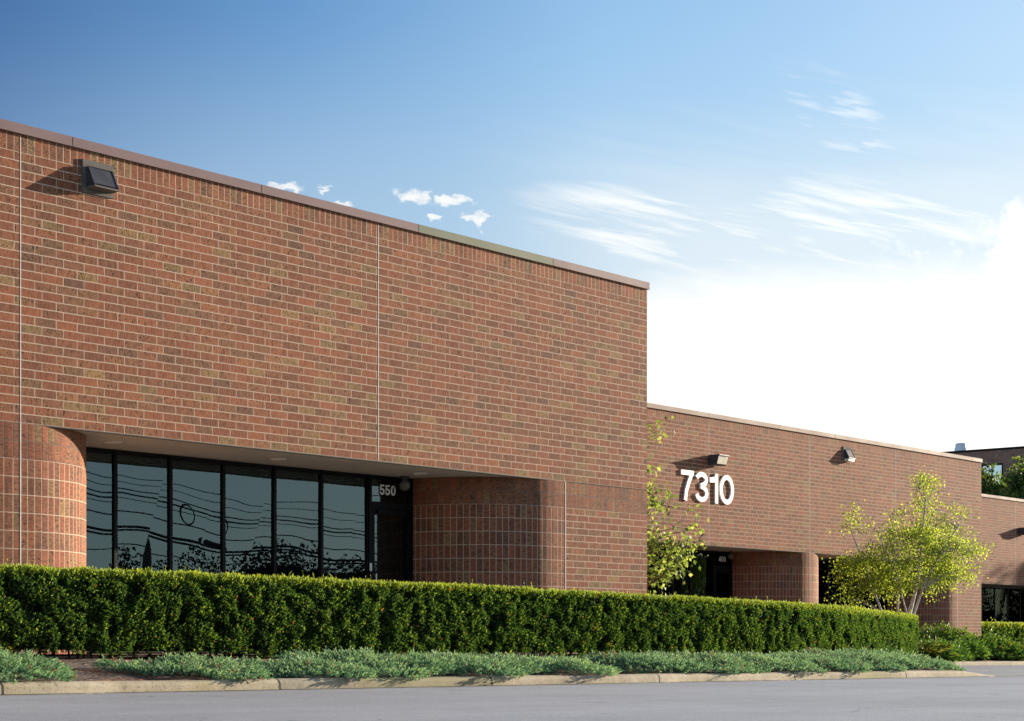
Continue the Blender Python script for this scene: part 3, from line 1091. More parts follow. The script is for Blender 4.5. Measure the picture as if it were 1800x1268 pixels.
def flood_light(x, y, z, label, sc=1.0):
    e = empty('flood_light', (x, y, z), label, 'floodlight', 'box floodlights over the entrances')
    b = MB()
    w, h, d = 0.235 * sc, 0.135 * sc, 0.36 * sc
    b.box(x - w * 0.5, x + w * 0.5, y - 0.03, y, z - h * 0.6, z + h * 0.6)
    b.build('back_plate', M['fixture'], e)
    b = MB()
    y0 = y - 0.0305
    # housing: box with its lower front corner cut away for the glass
    pr = [(0, -h), (d * 0.62, -h), (d * 0.74, -h * 0.80), (d * 0.90, h * 0.75), (d, h * 0.82), (d, h), (0, h)]
    for sx in (-1, 1):
        pts = [(x + sx * w, y0 - a, z + c) for a, c in pr]
        b.poly(pts if sx > 0 else pts[::-1])
    n = len(pr)
    for i in range(n):
        if i == 2:
            continue
        a, c = pr[i], pr[(i + 1) % n]
        b.quad((x - w, y0 - a[0], z + a[1]), (x + w, y0 - a[0], z + a[1]), (x + w, y0 - c[0], z + c[1]), (x - w, y0 - c[0], z + c[1]))
    b.build('housing', M['fixture'], e)
    b = MB()
    a, c = pr[2], pr[3]
    kk = 0.004
    b.quad((x - w * 0.96, y0 - a[0] - kk, z + a[1]), (x + w * 0.96, y0 - a[0] - kk, z + a[1]), (x + w * 0.96, y0 - c[0] - kk, z + c[1]), (x - w * 0.96, y0 - c[0] - kk, z + c[1]))
    for sx in (-1, 1):
        q = [(x + sx * w * 0.96, y0 - a[0] - kk, z + a[1]), (x + sx * w * 0.96, y0 - c[0] - kk, z + c[1]), (x + sx * w * 0.96, y0 - a[0], z + c[1])]
        b.poly(q if sx < 0 else q[::-1])
    b.build('lens', M['lens'], e)
    return e


wedge_light(S(170.5, D1), D1, 5.645, 'dark wedge-shaped wall light high on the left end of the near wall')
wedge_light(S(1488, D2), D2, 5.56, 'hooded wall light close under the coping of the 7310 wall', True, 1.0)
flood_light(S(1252, D2), D2, 4.83, 'box floodlight above the white 7310 number')
flood_light(S(1793, D3), D3, 4.70, 'box floodlight on the shaded brick wall at the right edge', 1.1)


def globe_lamp(x, y, label):
    e = empty('globe_lamp', (x, y, ZS), label, 'lamp', 'globe lamps under the entrance soffits')
    b = MB()
    b.lathe([(0.0, 0.0), (0.07, 0.0), (0.07, -0.03), (0.045, -0.045), (0.045, -0.07), (0.0, -0.07)], (x, y, ZS), 16)
    b.build('canopy', M['fixture'], e, True)
    b = MB()
    b.lathe([(0.085 * math.sin(math.pi * k / 10), -0.145 + 0.085 * math.cos(math.pi * k / 10)) for k in range(11)], (x, y, ZS), 18)
    b.build('globe', M['globe'], e, True)


b = MB()
px_ = S(647, YW1)
b.box(px_ - 0.02, px_ + 0.02, YW1 - 0.065, YW1 - 0.0505, 1.10, 1.22)
b.build('entry_plate', M['white'], w1)
globe_lamp(S(711.5, YW1 - 0.22), YW1 - 0.22, 'globe lamp under the soffit beside the 550 door')
globe_lamp(S(1284, YW2 - 0.22), YW2 - 0.22, 'globe lamp under the soffit beside the 400 door')


# ------------------------------------------------------------------ foliage tools
def unit(a):
    return a / np.maximum(np.linalg.norm(a, axis=-1, keepdims=True), 1e-9)


def hash3(i, j, k):
    h = (i * 374761393 + j * 668265263 + k * 1274126177) & 0xFFFFFFFF
    h = ((h ^ (h >> 13)) * 1274126177) & 0xFFFFFFFF
    return ((h ^ (h >> 16)) & 0xFFFF) / 65535.0


def vnoise(p, scale, seed=0):
    q = p * scale + seed * 17.31
    i = np.floor(q).astype(np.int64)
    f = q - i
    f = f * f * (3 - 2 * f)
    r = 0
    for dx in (0, 1):
        for dy in (0, 1):
            for dz in (0, 1):
                w = np.where(dx, f[:, 0], 1 - f[:, 0]) * np.where(dy, f[:, 1], 1 - f[:, 1]) * np.where(dz, f[:, 2], 1 - f[:, 2])
                r = r + w * hash3(i[:, 0] + dx, i[:, 1] + dy, i[:, 2] + dz)
    return r


def leaf_geo(P, d, up, L, W, fold=0.12):
    y = unit(d)
    x = unit(np.cross(y, up))
    z = np.cross(x, y)
    L = np.asarray(L).reshape(-1, 1) * np.ones((len(P), 1))
    W = np.asarray(W).reshape(-1, 1) * np.ones((len(P), 1))
    m = P + y * L * 0.45
    v = np.stack([P, m + x * W / 2 + z * W * fold, P + y * L, m - x * W / 2 + z * W * fold], axis=1)
    return v


def foliage(name, V, tone, mat, parent=None):
    n = len(V)
    me = bpy.data.meshes.new(name)
    me.vertices.add(n * 4)
    me.vertices.foreach_set('co', V.reshape(-1).astype(np.float32))
    me.loops.add(n * 4)
    me.loops.foreach_set('vertex_index', np.arange(n * 4, dtype=np.int32))
    me.polygons.add(n)
    me.polygons.foreach_set('loop_start', np.arange(0, n * 4, 4, dtype=np.int32))
    me.polygons.foreach_set('loop_total', np.full(n, 4, dtype=np.int32))
    me.materials.append(mat)
    a = me.attributes.new('tone', 'FLOAT', 'FACE')
    a.data.foreach_set('value', np.where(tone > 1.25, 1.0, np.clip(tone, 0, 0.92)).astype(np.float32))
    me.update(calc_edges=True)
    o = bpy.data.objects.new(name, me)
    C.objects.link(o)
    if parent is not None:
        o.parent = parent
        o.matrix_parent_inverse = parent.matrix_basis.inverted()
    return o


def sprigs(P, axis, K, L, W, spread, reach, tone, tip=0.12):
    """K leaves up a short shoot at each P"""
    n = len(P)
    ax = unit(axis)
    Ps, ds, ups, ts = [], [], [], []
    for k in range(K):
        f = (k + 0.5) / K
        rv = unit(np.cross(ax, unit(rng.normal(size=(n, 3)))))
        d = ax * (0.35 + 0.9 * f) + rv * spread * (1.1 - 0.7 * f)
        Ps.append(P + ax * (reach * f).reshape(-1, 1) if hasattr(reach, 'shape') else P + ax * reach * f)
        ds.append(d)
        ups.append(unit(rv + 0.6 * rng.normal(size=(n, 3))))
        ts.append(tone + tip * (f - 0.5) + rng.normal(0, 0.05, n))
    P2, d2, u2, t2 = (np.concatenate(a) for a in (Ps, ds, ups, ts))
    Lr = L * rng.uniform(0.7, 1.25, len(P2))
    Wr = W * rng.uniform(0.8, 1.2, len(P2))
    return leaf_geo(P2, d2, u2, Lr, Wr), t2


def hedge(label, path, topf, botf, width, dens, leaf, end=True, topdens=0.6):
    """clipped hedge along a plan path of (s, y) points; y is the front face"""
    path = np.array(path)
    seg = np.hypot(*np.diff(path, axis=0).T)
    cum = np.concatenate([[0], np.cumsum(seg)])
    Ltot = cum[-1]

    def at(l):
        return np.stack([np.interp(l, cum, path[:, 0]), np.interp(l, cum, path[:, 1])], axis=1)

    def nrm(l):
        a, b = at(np.clip(l - 0.3, 0, Ltot)), at(np.clip(l + 0.3, 0, Ltot))
        t = unit(b - a)
        return np.stack([t[:, 1], -t[:, 0]], axis=1)       # outward at the front
    root = empty('hedge', (float(path[len(path) // 2, 0]), float(path[len(path) // 2, 1]), -0.2), label, 'hedge')
    Vs, Ts = [], []
    hmean = 0.85
    for face in ('front', 'top', 'back', 'end', 'crest'):
        area = {'front': Ltot * hmean, 'back': Ltot * hmean * 0.35, 'top': Ltot * width * topdens, 'end': width * hmean * (1 if end else 0), 'crest': Ltot * 0.10}[face]
        n = int(area * dens)
        if n < 5:
            continue
        l = rng.uniform(0, Ltot, n)
        v = rng.uniform(0, 1, n)
        p2, nn = at(l), nrm(l)
        zt, zb = topf(p2[:, 0]), botf(p2[:, 0])
        if face in ('front', 'back'):
            z = zb + (zt - zb) * v
            rnd = 0.10 * np.maximum(0, (v - 0.86) / 0.14) ** 2
            inn = rnd if face == 'front' else np.full(n, width) - rnd
            P = np.column_stack([p2 - nn * inn[:, None], z])
            N = np.column_stack([nn if face == 'front' else -nn, np.zeros(n)])
        elif face in ('top', 'crest'):
            w = (v * width) if face == 'top' else v * 0.18
            P = np.column_stack([p2 - nn * w[:, None], zt + 0 * w])
            N = np.tile([0, 0, 1.0], (n, 1))
        else:
            e = at(np.full(n, Ltot))
            ne = nrm(np.full(n, Ltot))
            te = np.stack([-ne[:, 1], ne[:, 0]], axis=1)
            zt, zb = topf(e[:, 0]), botf(e[:, 0])
            P = np.column_stack([e - ne * (v * width)[:, None], zb + (zt - zb) * rng.uniform(0, 1, n)])
            N = np.column_stack([te, np.zeros(n)])
        # lumps and hollows in the clipped face
        c = vnoise(P * np.array([1, 1, 1.3]), 4.1, 1) * 0.45 + vnoise(P, 10.5, 2) * 0.55
        hol = vnoise(P * np.array([1, 1, 1.25]), 6.5, 5)
        depth = 0.015 + 0.16 * np.clip(c - 0.42, 0, 1) + 0.10 * np.clip(hol - 0.62, 0, 1) / 0.38
        depth = np.where(N[:, 2] > 0.5, depth * 0.45, depth) + np.abs(rng.normal(0, 0.02, n))
        P = P - N * depth[:, None]
        hrel = (P[:, 2] - zb) / np.maximum(zt - zb, 0.1)
        keep = np.ones(n, bool)
        if face != 'top' and face != 'crest':
            ragged = 0.0 + 0.20 * vnoise(P * np.array([1, 1, 0.0]), 2.3, 9)
            keep &= hrel > ragged * rng.uniform(0.55, 1.0, n)
            keep &= ~((hol > 0.72) & (rng.uniform(size=n) < 0.6))
        P, N, depth, hrel = P[keep], N[keep], depth[keep], hrel[keep]
        n = len(P)
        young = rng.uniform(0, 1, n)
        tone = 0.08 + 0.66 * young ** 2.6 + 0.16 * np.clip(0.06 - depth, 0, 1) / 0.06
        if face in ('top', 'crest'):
            tone += 0.36  # yellow of sun through the top sprigs, painted into the tone
        tone += 0.25 * np.clip((hrel - 0.86) / 0.14, 0, 1)  # painted backlight along the upper edge
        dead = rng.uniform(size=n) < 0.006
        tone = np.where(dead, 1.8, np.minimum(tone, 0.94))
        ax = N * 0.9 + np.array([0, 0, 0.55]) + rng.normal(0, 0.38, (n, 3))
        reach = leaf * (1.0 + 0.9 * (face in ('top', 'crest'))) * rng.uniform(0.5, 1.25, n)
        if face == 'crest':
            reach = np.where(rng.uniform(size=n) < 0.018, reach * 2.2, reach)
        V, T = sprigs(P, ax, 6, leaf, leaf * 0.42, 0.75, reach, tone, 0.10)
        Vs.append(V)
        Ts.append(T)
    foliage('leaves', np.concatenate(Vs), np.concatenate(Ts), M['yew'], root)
    # solid near-black box paints the inner shade, plus short stems
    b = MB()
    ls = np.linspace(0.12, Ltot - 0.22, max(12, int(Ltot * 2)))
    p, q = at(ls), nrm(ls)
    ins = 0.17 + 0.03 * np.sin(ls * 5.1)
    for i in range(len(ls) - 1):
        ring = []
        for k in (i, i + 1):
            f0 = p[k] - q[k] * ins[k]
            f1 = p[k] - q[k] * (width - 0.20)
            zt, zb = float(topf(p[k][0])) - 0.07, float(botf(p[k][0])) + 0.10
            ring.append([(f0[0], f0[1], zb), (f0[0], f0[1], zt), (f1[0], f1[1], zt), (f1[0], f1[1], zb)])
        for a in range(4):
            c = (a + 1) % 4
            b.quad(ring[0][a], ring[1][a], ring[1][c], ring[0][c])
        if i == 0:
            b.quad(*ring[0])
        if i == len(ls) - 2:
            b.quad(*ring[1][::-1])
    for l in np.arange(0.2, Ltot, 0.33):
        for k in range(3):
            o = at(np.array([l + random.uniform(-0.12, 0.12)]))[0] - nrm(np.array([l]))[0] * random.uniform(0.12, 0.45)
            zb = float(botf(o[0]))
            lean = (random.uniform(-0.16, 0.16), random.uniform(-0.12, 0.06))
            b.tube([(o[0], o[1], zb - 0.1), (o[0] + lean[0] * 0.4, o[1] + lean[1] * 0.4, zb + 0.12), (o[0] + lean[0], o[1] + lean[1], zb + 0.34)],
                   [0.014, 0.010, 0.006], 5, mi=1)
    b.build('dark_core_and_stems', [M['core'], M['twig']], root)
    return root


HZT = lambda s: np.interp(s, [-20, 10.5, 14, 18.3, 22.0, 24.8, 27, 30.5, 34], [0.70, 0.69, 0.675, 0.645, 0.60, 0.57, 0.545, 0.51, 0.475])
HZB = lambda s: np.interp(s, [-20, 10.5, 20, 30, 34], [-0.12, -0.165, -0.225, -0.30, -0.33])
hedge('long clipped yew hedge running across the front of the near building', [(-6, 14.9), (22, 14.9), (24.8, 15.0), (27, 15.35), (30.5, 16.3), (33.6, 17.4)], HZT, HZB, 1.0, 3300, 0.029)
zh = Zp(1760, 1101.5, 31.6)
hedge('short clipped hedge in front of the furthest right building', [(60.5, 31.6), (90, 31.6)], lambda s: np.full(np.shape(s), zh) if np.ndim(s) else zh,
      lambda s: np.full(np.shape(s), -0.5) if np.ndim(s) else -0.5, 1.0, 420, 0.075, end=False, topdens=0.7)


# ---- junipers
def juniper(name, label, cat, group, c, rs, rd, h, n, mat, size, spread_up=0.55, brown=0.02, lean=(0, 0), ztop=None):
    x0, y0 = c
    z0 = bedz(x0, y0)
    root = empty(name, (x0, y0, z0), label, cat, group)
    th = rng.uniform(0, 2 * np.pi, n)
    r = np.sqrt(rng.uniform(0, 1, n))
    wob = 1 + 0.12 * np.sin(th * 3 + rng.uniform(0, 6)) + 0.08 * np.sin(th * 5 + rng.uniform(0, 6))
    X = x0 + rs * wob * r * np.cos(th)
    Y = y0 + rd * wob * r * np.sin(th)
    gz = np.array([bedz(a, b) for a, b in zip(X, Y)])
    P0 = np.column_stack([X, Y, gz])
    dome = np.sqrt(np.clip(1 - r ** 2.4, 0, 1))
    lump = 0.25 + 0.7 * vnoise(P0 * np.array([1, 1, 0]), 3.0, 3) + 1.0 * vnoise(P0 * np.array([1, 1, 0]), 7.5, 4) ** 1.5
    hh = 0.8 * h * dome * lump * rng.uniform(0.25, 1.0, n) ** 0.6
    P = np.column_stack([X, Y, gz + 0.02 + hh * 0.85])
    out = np.column_stack([np.cos(th) * (0.35 + r), np.sin(th) * (0.35 + r), np.full(n, spread_up * 0.55) + 0.35 * (1 - r)])
    ax = out + rng.normal(0, 0.42, (n, 3)) + np.array([lean[0], lean[1], 0])
    ax[:, 2] = np.abs(ax[:, 2])
    tone = 0.22 + 0.5 * rng.uniform(0, 1, n) ** 1.3 + 0.18 * (hh / max(h, 0.01) > 0.6)
    tone = tone + rng.uniform(-0.09, 0.09) + 0.22 * (vnoise(P0, 5.0, 6) - 0.5)
    patch = vnoise(P0 * np.array([1, 1, 0]), 2.2, 8)
    dead = (rng.uniform(size=n) < brown) | ((patch > 0.72) & (Y > y0 + 0.35 * rd) & (rng.uniform(size=n) < 0.6 * (brown > 0)))
    tone = np.where(dead, 1.8, np.minimum(tone, 0.90))
    reach = size * rng.uniform(0.6, 1.4, n)
    V, T = sprigs(P, ax, 9, size * 0.46, size * 0.19, 0.95, reach, tone, 0.34)
    foliage('foliage', V, T, mat, root)
    b = MB()
    for k in range(12):
        a = random.uniform(0, 2 * math.pi)
        q = random.uniform(0.4, 0.85)
        ex, ey = x0 + rs * q * math.cos(a), y0 + rd * q * math.sin(a)
        b.tube([(x0, y0, z0 - 0.03), ((x0 + ex) / 2, (y0 + ey) / 2, z0 + h * 0.25), (ex, ey, bedz(ex, ey) + h * 0.3)], [0.014, 0.01, 0.004], 5)
    b.build('branches', M['twig'], root)
    return root


GJ = 'low blue juniper shrubs along the kerb'
xs = [(4.2, 1.2), (5.4, 1.1), (7.6, 1.0)]
row = [  # x, depth, half-length, half-depth, height, label
    (9.40, 13.62, 0.80, 0.74, 0.32, 'spiky blue juniper at the left edge, left of the bare mulch patch'),
    (11.80, 13.62, 0.88, 0.58, 0.17, 'low blue juniper right of the bare mulch patch'),
    (13.05, 13.40, 0.80, 0.46, 0.12, 'low flat blue juniper in front of the red mulch under the hedge'),
    (14.30, 13.75, 1.05, 0.78, 0.21, 'broad blue juniper with dead brown tips right of the red mulch'),
    (15.75, 13.72, 1.02, 0.78, 0.20, 'blue juniper below the 550 door, between two broad ones'),
    (17.05, 13.66, 0.92, 0.70, 0.17, 'blue juniper just left of the brown gap in the row'),
    (19.10, 13.70, 0.82, 0.74, 0.19, 'blue juniper just right of the brown gap in the row'),
    (20.40, 13.72, 0.98, 0.80, 0.20, 'blue juniper with a brown tuft behind, below the brick corner of the near building'),
    (21.80, 13.75, 0.98, 0.85, 0.21, 'blue juniper below the broad-leaved tree at the brick corner'),
    (23.20, 13.78, 0.95, 0.88, 0.21, 'blue juniper near the kerb below the 400 door'),
    (24.60, 13.85, 0.95, 0.92, 0.21, 'blue juniper near the kerb right of the one below the 400 door'),
    (26.10, 14.10, 1.05, 0.95, 0.21, 'blue juniper spilling past the last kerb length'),
    (27.60, 14.90, 1.00, 0.90, 0.20, 'blue juniper beyond the end of the kerb, nearest the drive'),
]
for x, y, a, b_, h, lab in row:
    juniper('juniper', lab, 'shrub', GJ, (x, y - 0.10), a, b_, h * 0.72, int(2300 * a * b_ + 300), M['juniper'], 0.070, brown=0.03)
for x, y, a, b_, h, lab in [(28.9, 16.0, 1.3, 1.2, 0.24, 'blue juniper at the tip of the bed beside the drive'),
                            (31.6, 16.9, 1.5, 1.0, 0.24, 'blue juniper in front of the rounded end of the hedge')]:
    juniper('juniper', lab, 'shrub', GJ, (x, y), a, b_, h, int(1300 * a * b_), M['juniper'], 0.10, brown=0.02)
for x, a in xs[1:]:
    juniper('juniper', 'blue juniper along the kerb beyond the left edge of the picture', 'shrub', GJ, (x, 13.75), a, 0.75, 0.24, 900, M['juniper'], 0.115)
GG = 'large green junipers by the 7310 building'
for px, y, a, b_, h, lab in [(1650, 25.6, 1.5, 1.1, 0.95, 'tall green spreading juniper behind the hedge end'),
                             (1643, 24.7, 1.0, 0.6, 0.50, 'small dark green juniper in front of the tall one'),
                             (1698, 25.6, 1.6, 1.2, 0.80, 'wide green spreading juniper with a brown dead branch'),
                             (1745, 25.3, 1.5, 1.0, 0.62, 'lower green juniper near the right hedge')]:
    juniper('juniper', lab, 'shrub', GG, (S(px, y), y), a, b_, h, 1900, M['greenjuniper'], 0.22, 0.10, brown=0.015)


def grass_clump(px, y, label, n, h):
    x = S(px, y)
    z = bedz(x, y)
    root_v, tn = [], []
    th = rng.uniform(0, 2 * np.pi, n)
    r = rng.uniform(0, 0.16, n)
    P = np.column_stack([x + r * np.cos(th), y + r * np.sin(th), np.full(n, z)])
    prev = np.column_stack([np.cos(th) * 0.35, np.sin(th) * 0.35, np.ones(n)])
    prev = unit(prev + rng.normal(0, 0.18, (n, 3)))
    L = h * rng.uniform(0.5, 1.1, n)
    tone = rng.uniform(0.1, 1.0, n)
    for k in range(3):
        root_v.append(leaf_geo(P, prev, np.column_stack([np.cos(th), np.sin(th), np.zeros(n)]), L * 0.45, 0.022 - 0.004 * k))
        tn.append(tone)
        P = P + prev * (L * 0.36)[:, None]
        prev = unit(prev + np.column_stack([np.cos(th) * 0.55, np.sin(th) * 0.55, np.full(n, -0.38)]))
    o = foliage('lily_clump', np.concatenate(root_v), np.concatenate(tn), M['grass'])
    tag(o, label, 'plant', 'yellow-green lily clumps in the far bed')


grass_clump(1626, 24.5, 'yellow-green lily clump beside the end of the long hedge', 150, 0.75)
grass_clump(1618, 25.0, 'yellowish lily clump tucked behind the hedge end', 130, 0.8)
grass_clump(1772, 24.7, 'lily clump at the right end of the green junipers', 130, 0.7)
grass_clump(1790, 25.0, 'lily clump in front of the right hedge', 150, 0.75)
grass_clump(1803, 24.8, 'lily clump at the right edge of the picture', 140, 0.75)


# ---- trees
def tree(name, label, base, stems, blobs, leaf, leaf_mat_, bark, per=36, twig_r=0.006, clump=0.2, group=None, tone0=0.1, droop=0.0):
    """stems: list of (polyline offsets from base, radii); blobs: (dx, dy, z, rx, ry, rz, clumps)"""
    bx, by, bz = base
    root = empty(name, base, label, 'tree', group)
    for pts, rad in stems:
        b = MB()
        b.tube([(bx + p[0], by + p[1], bz + p[2]) for p in pts], rad, 9)
        b.build('trunk', bark, root, True)
    nodes = [Vector((bx + p[0], by + p[1], bz + p[2])) for pts, _ in stems for p in pts[1:]]
    cs = []
    for dx, dy, z, rx, ry, rz, n in blobs:
        for _ in range(n):
            d = rng.normal(size=3)
            d /= np.linalg.norm(d)
            q = rng.uniform(0.15, 1.0) ** 0.45
            cs.append((bx + dx + d[0] * rx * q, by + dy + d[1] * ry * q, bz + z + d[2] * rz * q))
    tw = MB()
    Ps = []
    for c in cs:
        cv = Vector(c)
        best = min(nodes, key=lambda p: (p - cv).length + max(0, p.z - cv.z) * 1.5)
        mid = (best + cv) / 2 + Vector((random.uniform(-.1, .1), random.uniform(-.1, .1), 0.12 * (cv - best).length - droop * 0.3))
        r0 = twig_r * (1 + 1.2 * (cv - best).length)
        tw.tube([best, (best + mid) / 2 + Vector((0, 0, 0.03)), mid, cv], [r0, r0 * 0.8, r0 * 0.55, twig_r * 0.4], 5, cap=False)
        k = rng.poisson(per)
        t = rng.uniform(0, 1, k)
        pts = np.array(cv)[None] + rng.normal(0, clump, (k, 3)) * np.array([1, 1, 0.75])
        along = np.array(mid)[None] + (np.array(cv) - np.array(mid))[None] * t[:, None] + rng.normal(0, clump * 0.55, (k, 3))
        sel = rng.uniform(size=k) < 0.35
        Ps.append(np.where(sel[:, None], along, pts))
    tw.build('branches', bark, root, True)
    P = np.concatenate(Ps)
    n = len(P)
    d = rng.normal(size=(n, 3)) + np.array([0, 0, -0.45])
    tone = tone0 + rng.uniform(0, 1, n) * 0.75 + 0.15 * rng.normal(size=n)
    V = leaf_geo(P, d, rng.normal(size=(n, 3)), leaf * rng.uniform(0.65, 1.2, n), leaf * 0.72 * rng.uniform(0.8, 1.15, n), 0.16)
    foliage('crown', V, tone, leaf_mat_, root)
    return root


# several-stemmed birch in front of the 7310 building; offsets are given to the camera's right (r) and away (a)
def ra(r, a=0.0):
    return (r * SA + a * CA, -r * CA + a * SA)


DB = 25.35
bb = (S(1592, DB), DB, -0.45)
pm = F / Yc(1592, DB)


def off(px, py, a=0.0):
    r = (px - 1592) / pm
    o = ra(r, a)
    return (o[0], o[1], (HY - py) / pm - bb[2])


stems = []
for pts, r0 in (([(1560, 1165, 0), (1553, 1080, .1), (1537, 1035, .2), (1520, 985, .3), (1500, 930, .4)], 0.045),
                ([(1575, 1165, 0), (1580, 1082, .2), (1583, 1030, .3), (1575, 970, .4), (1565, 920, .5)], 0.045),
                ([(1590, 1165, 0), (1597, 1085, .1), (1582, 1045, -.2), (1560, 990, -.5), (1535, 940, -.7)], 0.030),
                ([(1592, 1165, 0), (1597, 1085, 0), (1610, 1035, 0), (1620, 960, 0), (1628, 880, .1), (1622, 845, .1)], 0.075),
                ([(1600, 1165, 0), (1603, 1085, -.1), (1618, 1035, -.3), (1645, 975, -.5), (1675, 930, -.6)], 0.050)):
    stems.append(([off(*p) for p in pts], [r0 * (1 - 0.17 * k) for k in range(len(pts))]))


def bl(px, py, a, rpx, rzpx, n):
    o = off(px, py, a)
    return (o[0], o[1], o[2], rpx / pm, rpx / pm, rzpx / pm, n)


blobs = [bl(1600, 985, 0.2, 95, 62, 95), bl(1540, 1000, 0.0, 70, 42, 44), bl(1665, 970, -0.2, 62, 52, 46), bl(1600, 935, 0.1, 70, 40, 30),
         bl(1632, 905, 0, 42, 34, 15), bl(1628, 862, 0, 22, 30, 9), bl(1618, 843, 0, 8, 10, 2), bl(1492, 905, -0.3, 14, 12, 2), bl(1515, 930, -0.2, 30, 18, 4), bl(1485, 1010, -0.2, 30, 28, 8),
         bl(1475, 1050, -0.3, 26, 14, 3), bl(1505, 1055, -0.2, 20, 14, 2), bl(1715, 970, 0, 24, 18, 4), bl(1690, 900, 0, 14, 12, 2), bl(1655, 1035, -0.2, 34, 18, 5),
         bl(1560, 1030, 0.2, 50, 22, 10), bl(1700, 1000, 0, 25, 22, 5)]
tree('birch_tree', 'multi-stemmed birch with sunlit yellow-green leaves in front of the 7310 building', bb, stems, blobs, 0.070, M['birchleaf'], M['birchbark'], 58, 0.005, 0.18)

DT = 21.3
tb = (S(1106, DT), DT, -0.35)
pt = F / Yc(1106, DT)


def off2(px, py, a=0.0):
    o = ra((px - 1106) / pt, a)
    return (o[0], o[1], (HY - py) / pt - tb[2])


def bl2(px, py, a, rpx, rzpx, n):
    o = off2(px, py, a)
    return (o[0], o[1], o[2], rpx / pt, rpx / pt, rzpx / pt, n)


st2 = [([off2(1106, 1142), off2(1107, 1060), off2(1104, 980), off2(1108, 900), off2(1112, 820), off2(1120, 760)], [0.06, 0.05, 0.042, 0.032, 0.022, 0.01])]
bl_ = [bl2(1105, 950, 0, 60, 60, 26), bl2(1150, 975, 0, 50, 34, 17), bl2(1165, 995, -0.2, 36, 20, 9), bl2(1192, 1000, 0, 18, 22, 4), bl2(1200, 960, -0.2, 32, 14, 5),
       bl2(1150, 875, 0, 24, 30, 6), bl2(1100, 850, 0.1, 34, 50, 9), bl2(1152, 752, 0, 6, 20, 2), bl2(1138, 778, 0, 8, 24, 3), bl2(1136, 840, 0, 10, 26, 3), bl2(1232, 905, 0, 14, 10, 1.0.__int__()),
       bl2(1215, 928, 0, 16, 12, 2), bl2(1165, 865, 0, 14, 12, 2), bl2(1060, 940, 0.2, 50, 50, 14), bl2(1150, 1015, 0, 14, 14, 3)]
tree('broadleaf_tree', 'small broad-leaved tree peeking out from behind the corner of the near building', tb, st2, bl_, 0.105, M['mapleleaf'], M['bark'], 19, 0.006, 0.15)


def shade_tree(x, y, h, r, label, leaf=0.34, n=70, per=34, group=None, name='shade_tree', z0=None):
    zb = -0.9 if z0 is None else z0
    st = [([(0, 0, 0), (0.1, 0, h * 0.25), (-0.1, 0.1, h * 0.5), (0.1, 0, h * 0.8)], [0.18, 0.14, 0.10, 0.04])]
    for k in range(5):
        a = k * 1.26 + 0.4
        st.append(([(0.02 * math.cos(a), 0.02 * math.sin(a), h * 0.25), (r * .35 * math.cos(a), r * .35 * math.sin(a), h * 0.45), (r * .7 * math.cos(a), r * .7 * math.sin(a), h * 0.62)], [0.09, 0.06, 0.025]))
    bls = [(0, 0, h * 0.62, r, r, h * 0.32, n)]
    for k in range(7):
        a = k * 0.9 + x
        bls.append((r * 0.75 * math.cos(a), r * 0.75 * math.sin(a), h * (0.45 + 0.08 * (k % 4)), r * 0.42, r * 0.42, h * 0.14, n // 8))
    bls.append((0.1, 0, h * 0.88, r * 0.45, r * 0.45, h * 0.13, n // 6))
    return tree(name, label, (x, y, zb), st, bls, leaf, M['treeleaf'], M['bark'], per, 0.012, r * 0.13, group)


GB = 'green trees behind the furthest brick building'
for px, y, top, r, lab in ((1738, 50.0, 818, 1.9, 'round green tree behind the brick building, left of the pair'),
                           (1803, 51.0, 803, 2.3, 'taller green tree at the right edge behind the brick building'),
                           (1775, 55.0, 862, 2.2, 'lower green tree between the pair behind the brick building')):
    zt = Zp(px, top, y)
    shade_tree(S(px, y), y, zt + 0.9, r, lab, 0.26, 110, 40, GB)
# the tree outside the picture whose crown shades the furthest wall
shade_tree(104.5, 28.8, 10.2, 3.2, 'shade tree in front of the far wing beyond the right edge of the picture', 0.34, 90, 36)

# ------------------------------------------------------------------ dark office block at the right
OX = 132.0
ob = empty('office_building', (OX, 62, -1), 'dark brown office block in shade rising behind the trees at the right', 'building')
b = MB()
b.box(OX, OX + 40, 40, 85, -2, 14.35)
b.build('wall', M['darkbrick'], ob)
b = MB()
b.box(OX - 0.06, OX + 40.06, 39.94, 85.06, 14.352, 14.50)
b.build('coping', M['frame'], ob)


def office_window(y0, y1, z0, z1):
    fr = MB()
    for a, c in ((y0, y0 + 0.09), ((y0 + y1) / 2 - 0.05, (y0 + y1) / 2 + 0.05), (y1 - 0.09, y1)):
        fr.box(OX - 0.05, OX + 0.02, a, c, z0, z1)
    for a, c in ((z0, z0 + 0.09), (z1 - 0.14, z1)):
        fr.box(OX - 0.045, OX + 0.02, y0 + 0.09, y1 - 0.09, a, c)
    f = fr.build('window', M['frame'], ob)
    for a, c in ((y0 + 0.09, (y0 + y1) / 2 - 0.05), ((y0 + y1) / 2 + 0.05, y1 - 0.09)):
        g = MB()
        g.quad((OX - 0.02, a, z0 + 0.09), (OX - 0.02, a, z1 - 0.14), (OX - 0.02, c, z1 - 0.14), (OX - 0.02, c, z0 + 0.09))
        g.build('pane', M['glassfar'], f)


for y0 in (61.45, 56.2, 50.9, 66.7):
    office_window(y0, y0 + 1.72, 11.5, 13.35)
    office_window(y0, y0 + 1.72, 7.2, 9.1)
vy = 66.0
vx = S(1689, vy + 3)
vx = OX + 2.2
b = MB()
vy = None
u_ = (1689 - CXP) / F
vy = vx * (SA - CA * u_) / (CA + SA * u_)
b.lathe([(0.55, 0.0), (0.55, 0.14), (0.48, 0.18), (0.48, 0.42), (0.42, 0.48), (0.42, 0.72), (0.32, 0.80), (0.0, 0.83)], (vx, vy, 14.5), 16)
b.build('roof_vent', M['white'], ob, True)

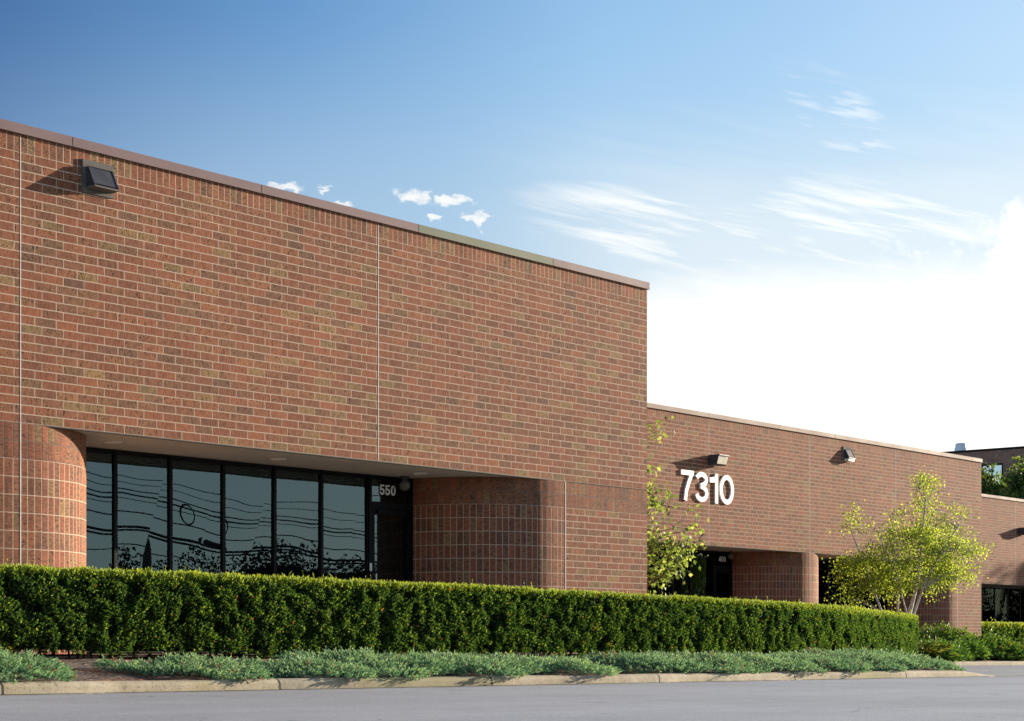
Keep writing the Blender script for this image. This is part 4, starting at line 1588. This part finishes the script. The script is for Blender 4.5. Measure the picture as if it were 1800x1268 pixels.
# ------------------------------------------------------------------ what the glass mirrors: poles, cables and trees across the road
pl = empty('utility_pole', (53.3, -26.0, -0.66), 'brown wooden utility pole across the road, mirrored in the windows', 'utility pole')
b = MB()
b.tube([(53.3, -26.0, -0.8), (53.28, -26, 5), (53.25, -26, 11.0)], [0.20, 0.17, 0.13], 12)
b.build('pole', M['pole'], pl, True)
b = MB()
b.box(52.2, 54.3, -26.28, -26.16, 9.6, 9.72)
b.build('crossarm', M['pole'], pl)
pl = empty('utility_pole', (92.0, -27.0, -0.8), 'second wooden utility pole further along the road', 'utility pole')
b = MB()
b.tube([(92, -27.0, -1.0), (92, -27, 5), (92, -27, 10.6)], [0.19, 0.16, 0.13], 12)
b.build('pole', M['pole'], pl, True)
# (height at x=51.6, height at x=69, radius)
GW = 'cables strung along the road'
for k, (za, zb, r) in enumerate([(7.33, 6.60, 0.022), (7.05, 6.2, 0.018), (6.75, 5.70, 0.030), (6.55, 5.50, 0.040), (6.35, 5.3, 0.020), (5.85, 4.65, 0.032),
                                 (5.15, 4.15, 0.065), (5.0, 3.98, 0.05), (4.26, 3.75, 0.028)]):
    b = MB()
    pts = []
    for x in np.linspace(20, 125, 60):
        sl_ = (zb - za) / 17.4
        z = za + sl_ * (x - 51.6) + 0.0028 * (x - 51.6) * (x - 69) + 0.03 * math.sin(x * 0.9 + k)
        pts.append((x, -26.0 - 0.03 * k, max(z, 2.6)))
    b.tube(pts, r, 6)
    tag(b.build('utility_cable', M['wire']), 'black cable strung between the poles across the road', 'cable', GW)
for x, z in ((57.6, 5.75), (60.0, 5.55)):
    b = MB()
    for q in (0.40, 0.44):
        b.tube([(x + q * math.cos(a), -26.3 - q * 0.2, z + q * math.sin(a)) for a in np.linspace(0, 2 * math.pi, 25)], 0.02, 6)
    tag(b.build('cable_coil', M['wire']), 'round coil of spare cable hung on the lines across the road', 'cable coil', 'coils of spare cable')
b = MB()
b.tube([(58.2, -26.3, 4.75), (58.4, -26.3, 4.72), (60.4, -26.3, 4.52), (60.6, -26.3, 4.5)], [0.06, 0.16, 0.16, 0.06], 10)
tag(b.build('splice_case', M['wire']), 'fat black splice case on the lowest cable across the road', 'splice case')

Ps, Ts = [], []
for x in np.concatenate([np.arange(85, 215, 2.2), np.arange(20, 560, 4.2)]):
    y = -88 + 14 * math.sin(x * 0.11) + random.uniform(-5, 5)
    if x < 175:
        h = 7.4 + 1.9 * math.sin(x * 0.23) + random.uniform(-1.2, 1.6)
    else:
        h = 21.0 + 3.5 * math.sin(x * 0.09) + random.uniform(-2, 3)
    r = random.uniform(2.2, 3.6)
    n = 1300
    d = unit(rng.normal(size=(n, 3)))
    q = rng.uniform(0.2, 1, n) ** 0.5
    P = np.column_stack([x + d[:, 0] * r * q, y + d[:, 1] * r * q, -1 + h * 0.5 + d[:, 2] * h * 0.52 * q])
    Ps.append(P)
    m = 1500
    hb = (7.2 if x < 175 else 16.0) * random.uniform(0.78, 1.05)
    Ps.append(np.column_stack([x + rng.normal(0, 1.8, m), y + rng.normal(0, 0.9, m), -1 + hb * rng.uniform(0, 1, m) ** 0.8]))
P = np.concatenate(Ps)
n = len(P)
V = leaf_geo(P, rng.normal(size=(n, 3)), rng.normal(size=(n, 3)), np.where(P[:, 2] < 5.6, 1.9, 1.0) * rng.uniform(0.25, 0.5, n), np.where(P[:, 2] < 5.6, 2.4, 1.0) * rng.uniform(0.2, 0.35, n))
tag(foliage('woodland', V, rng.uniform(0, 0.8, n), M['woodleaf']), kind='stuff')
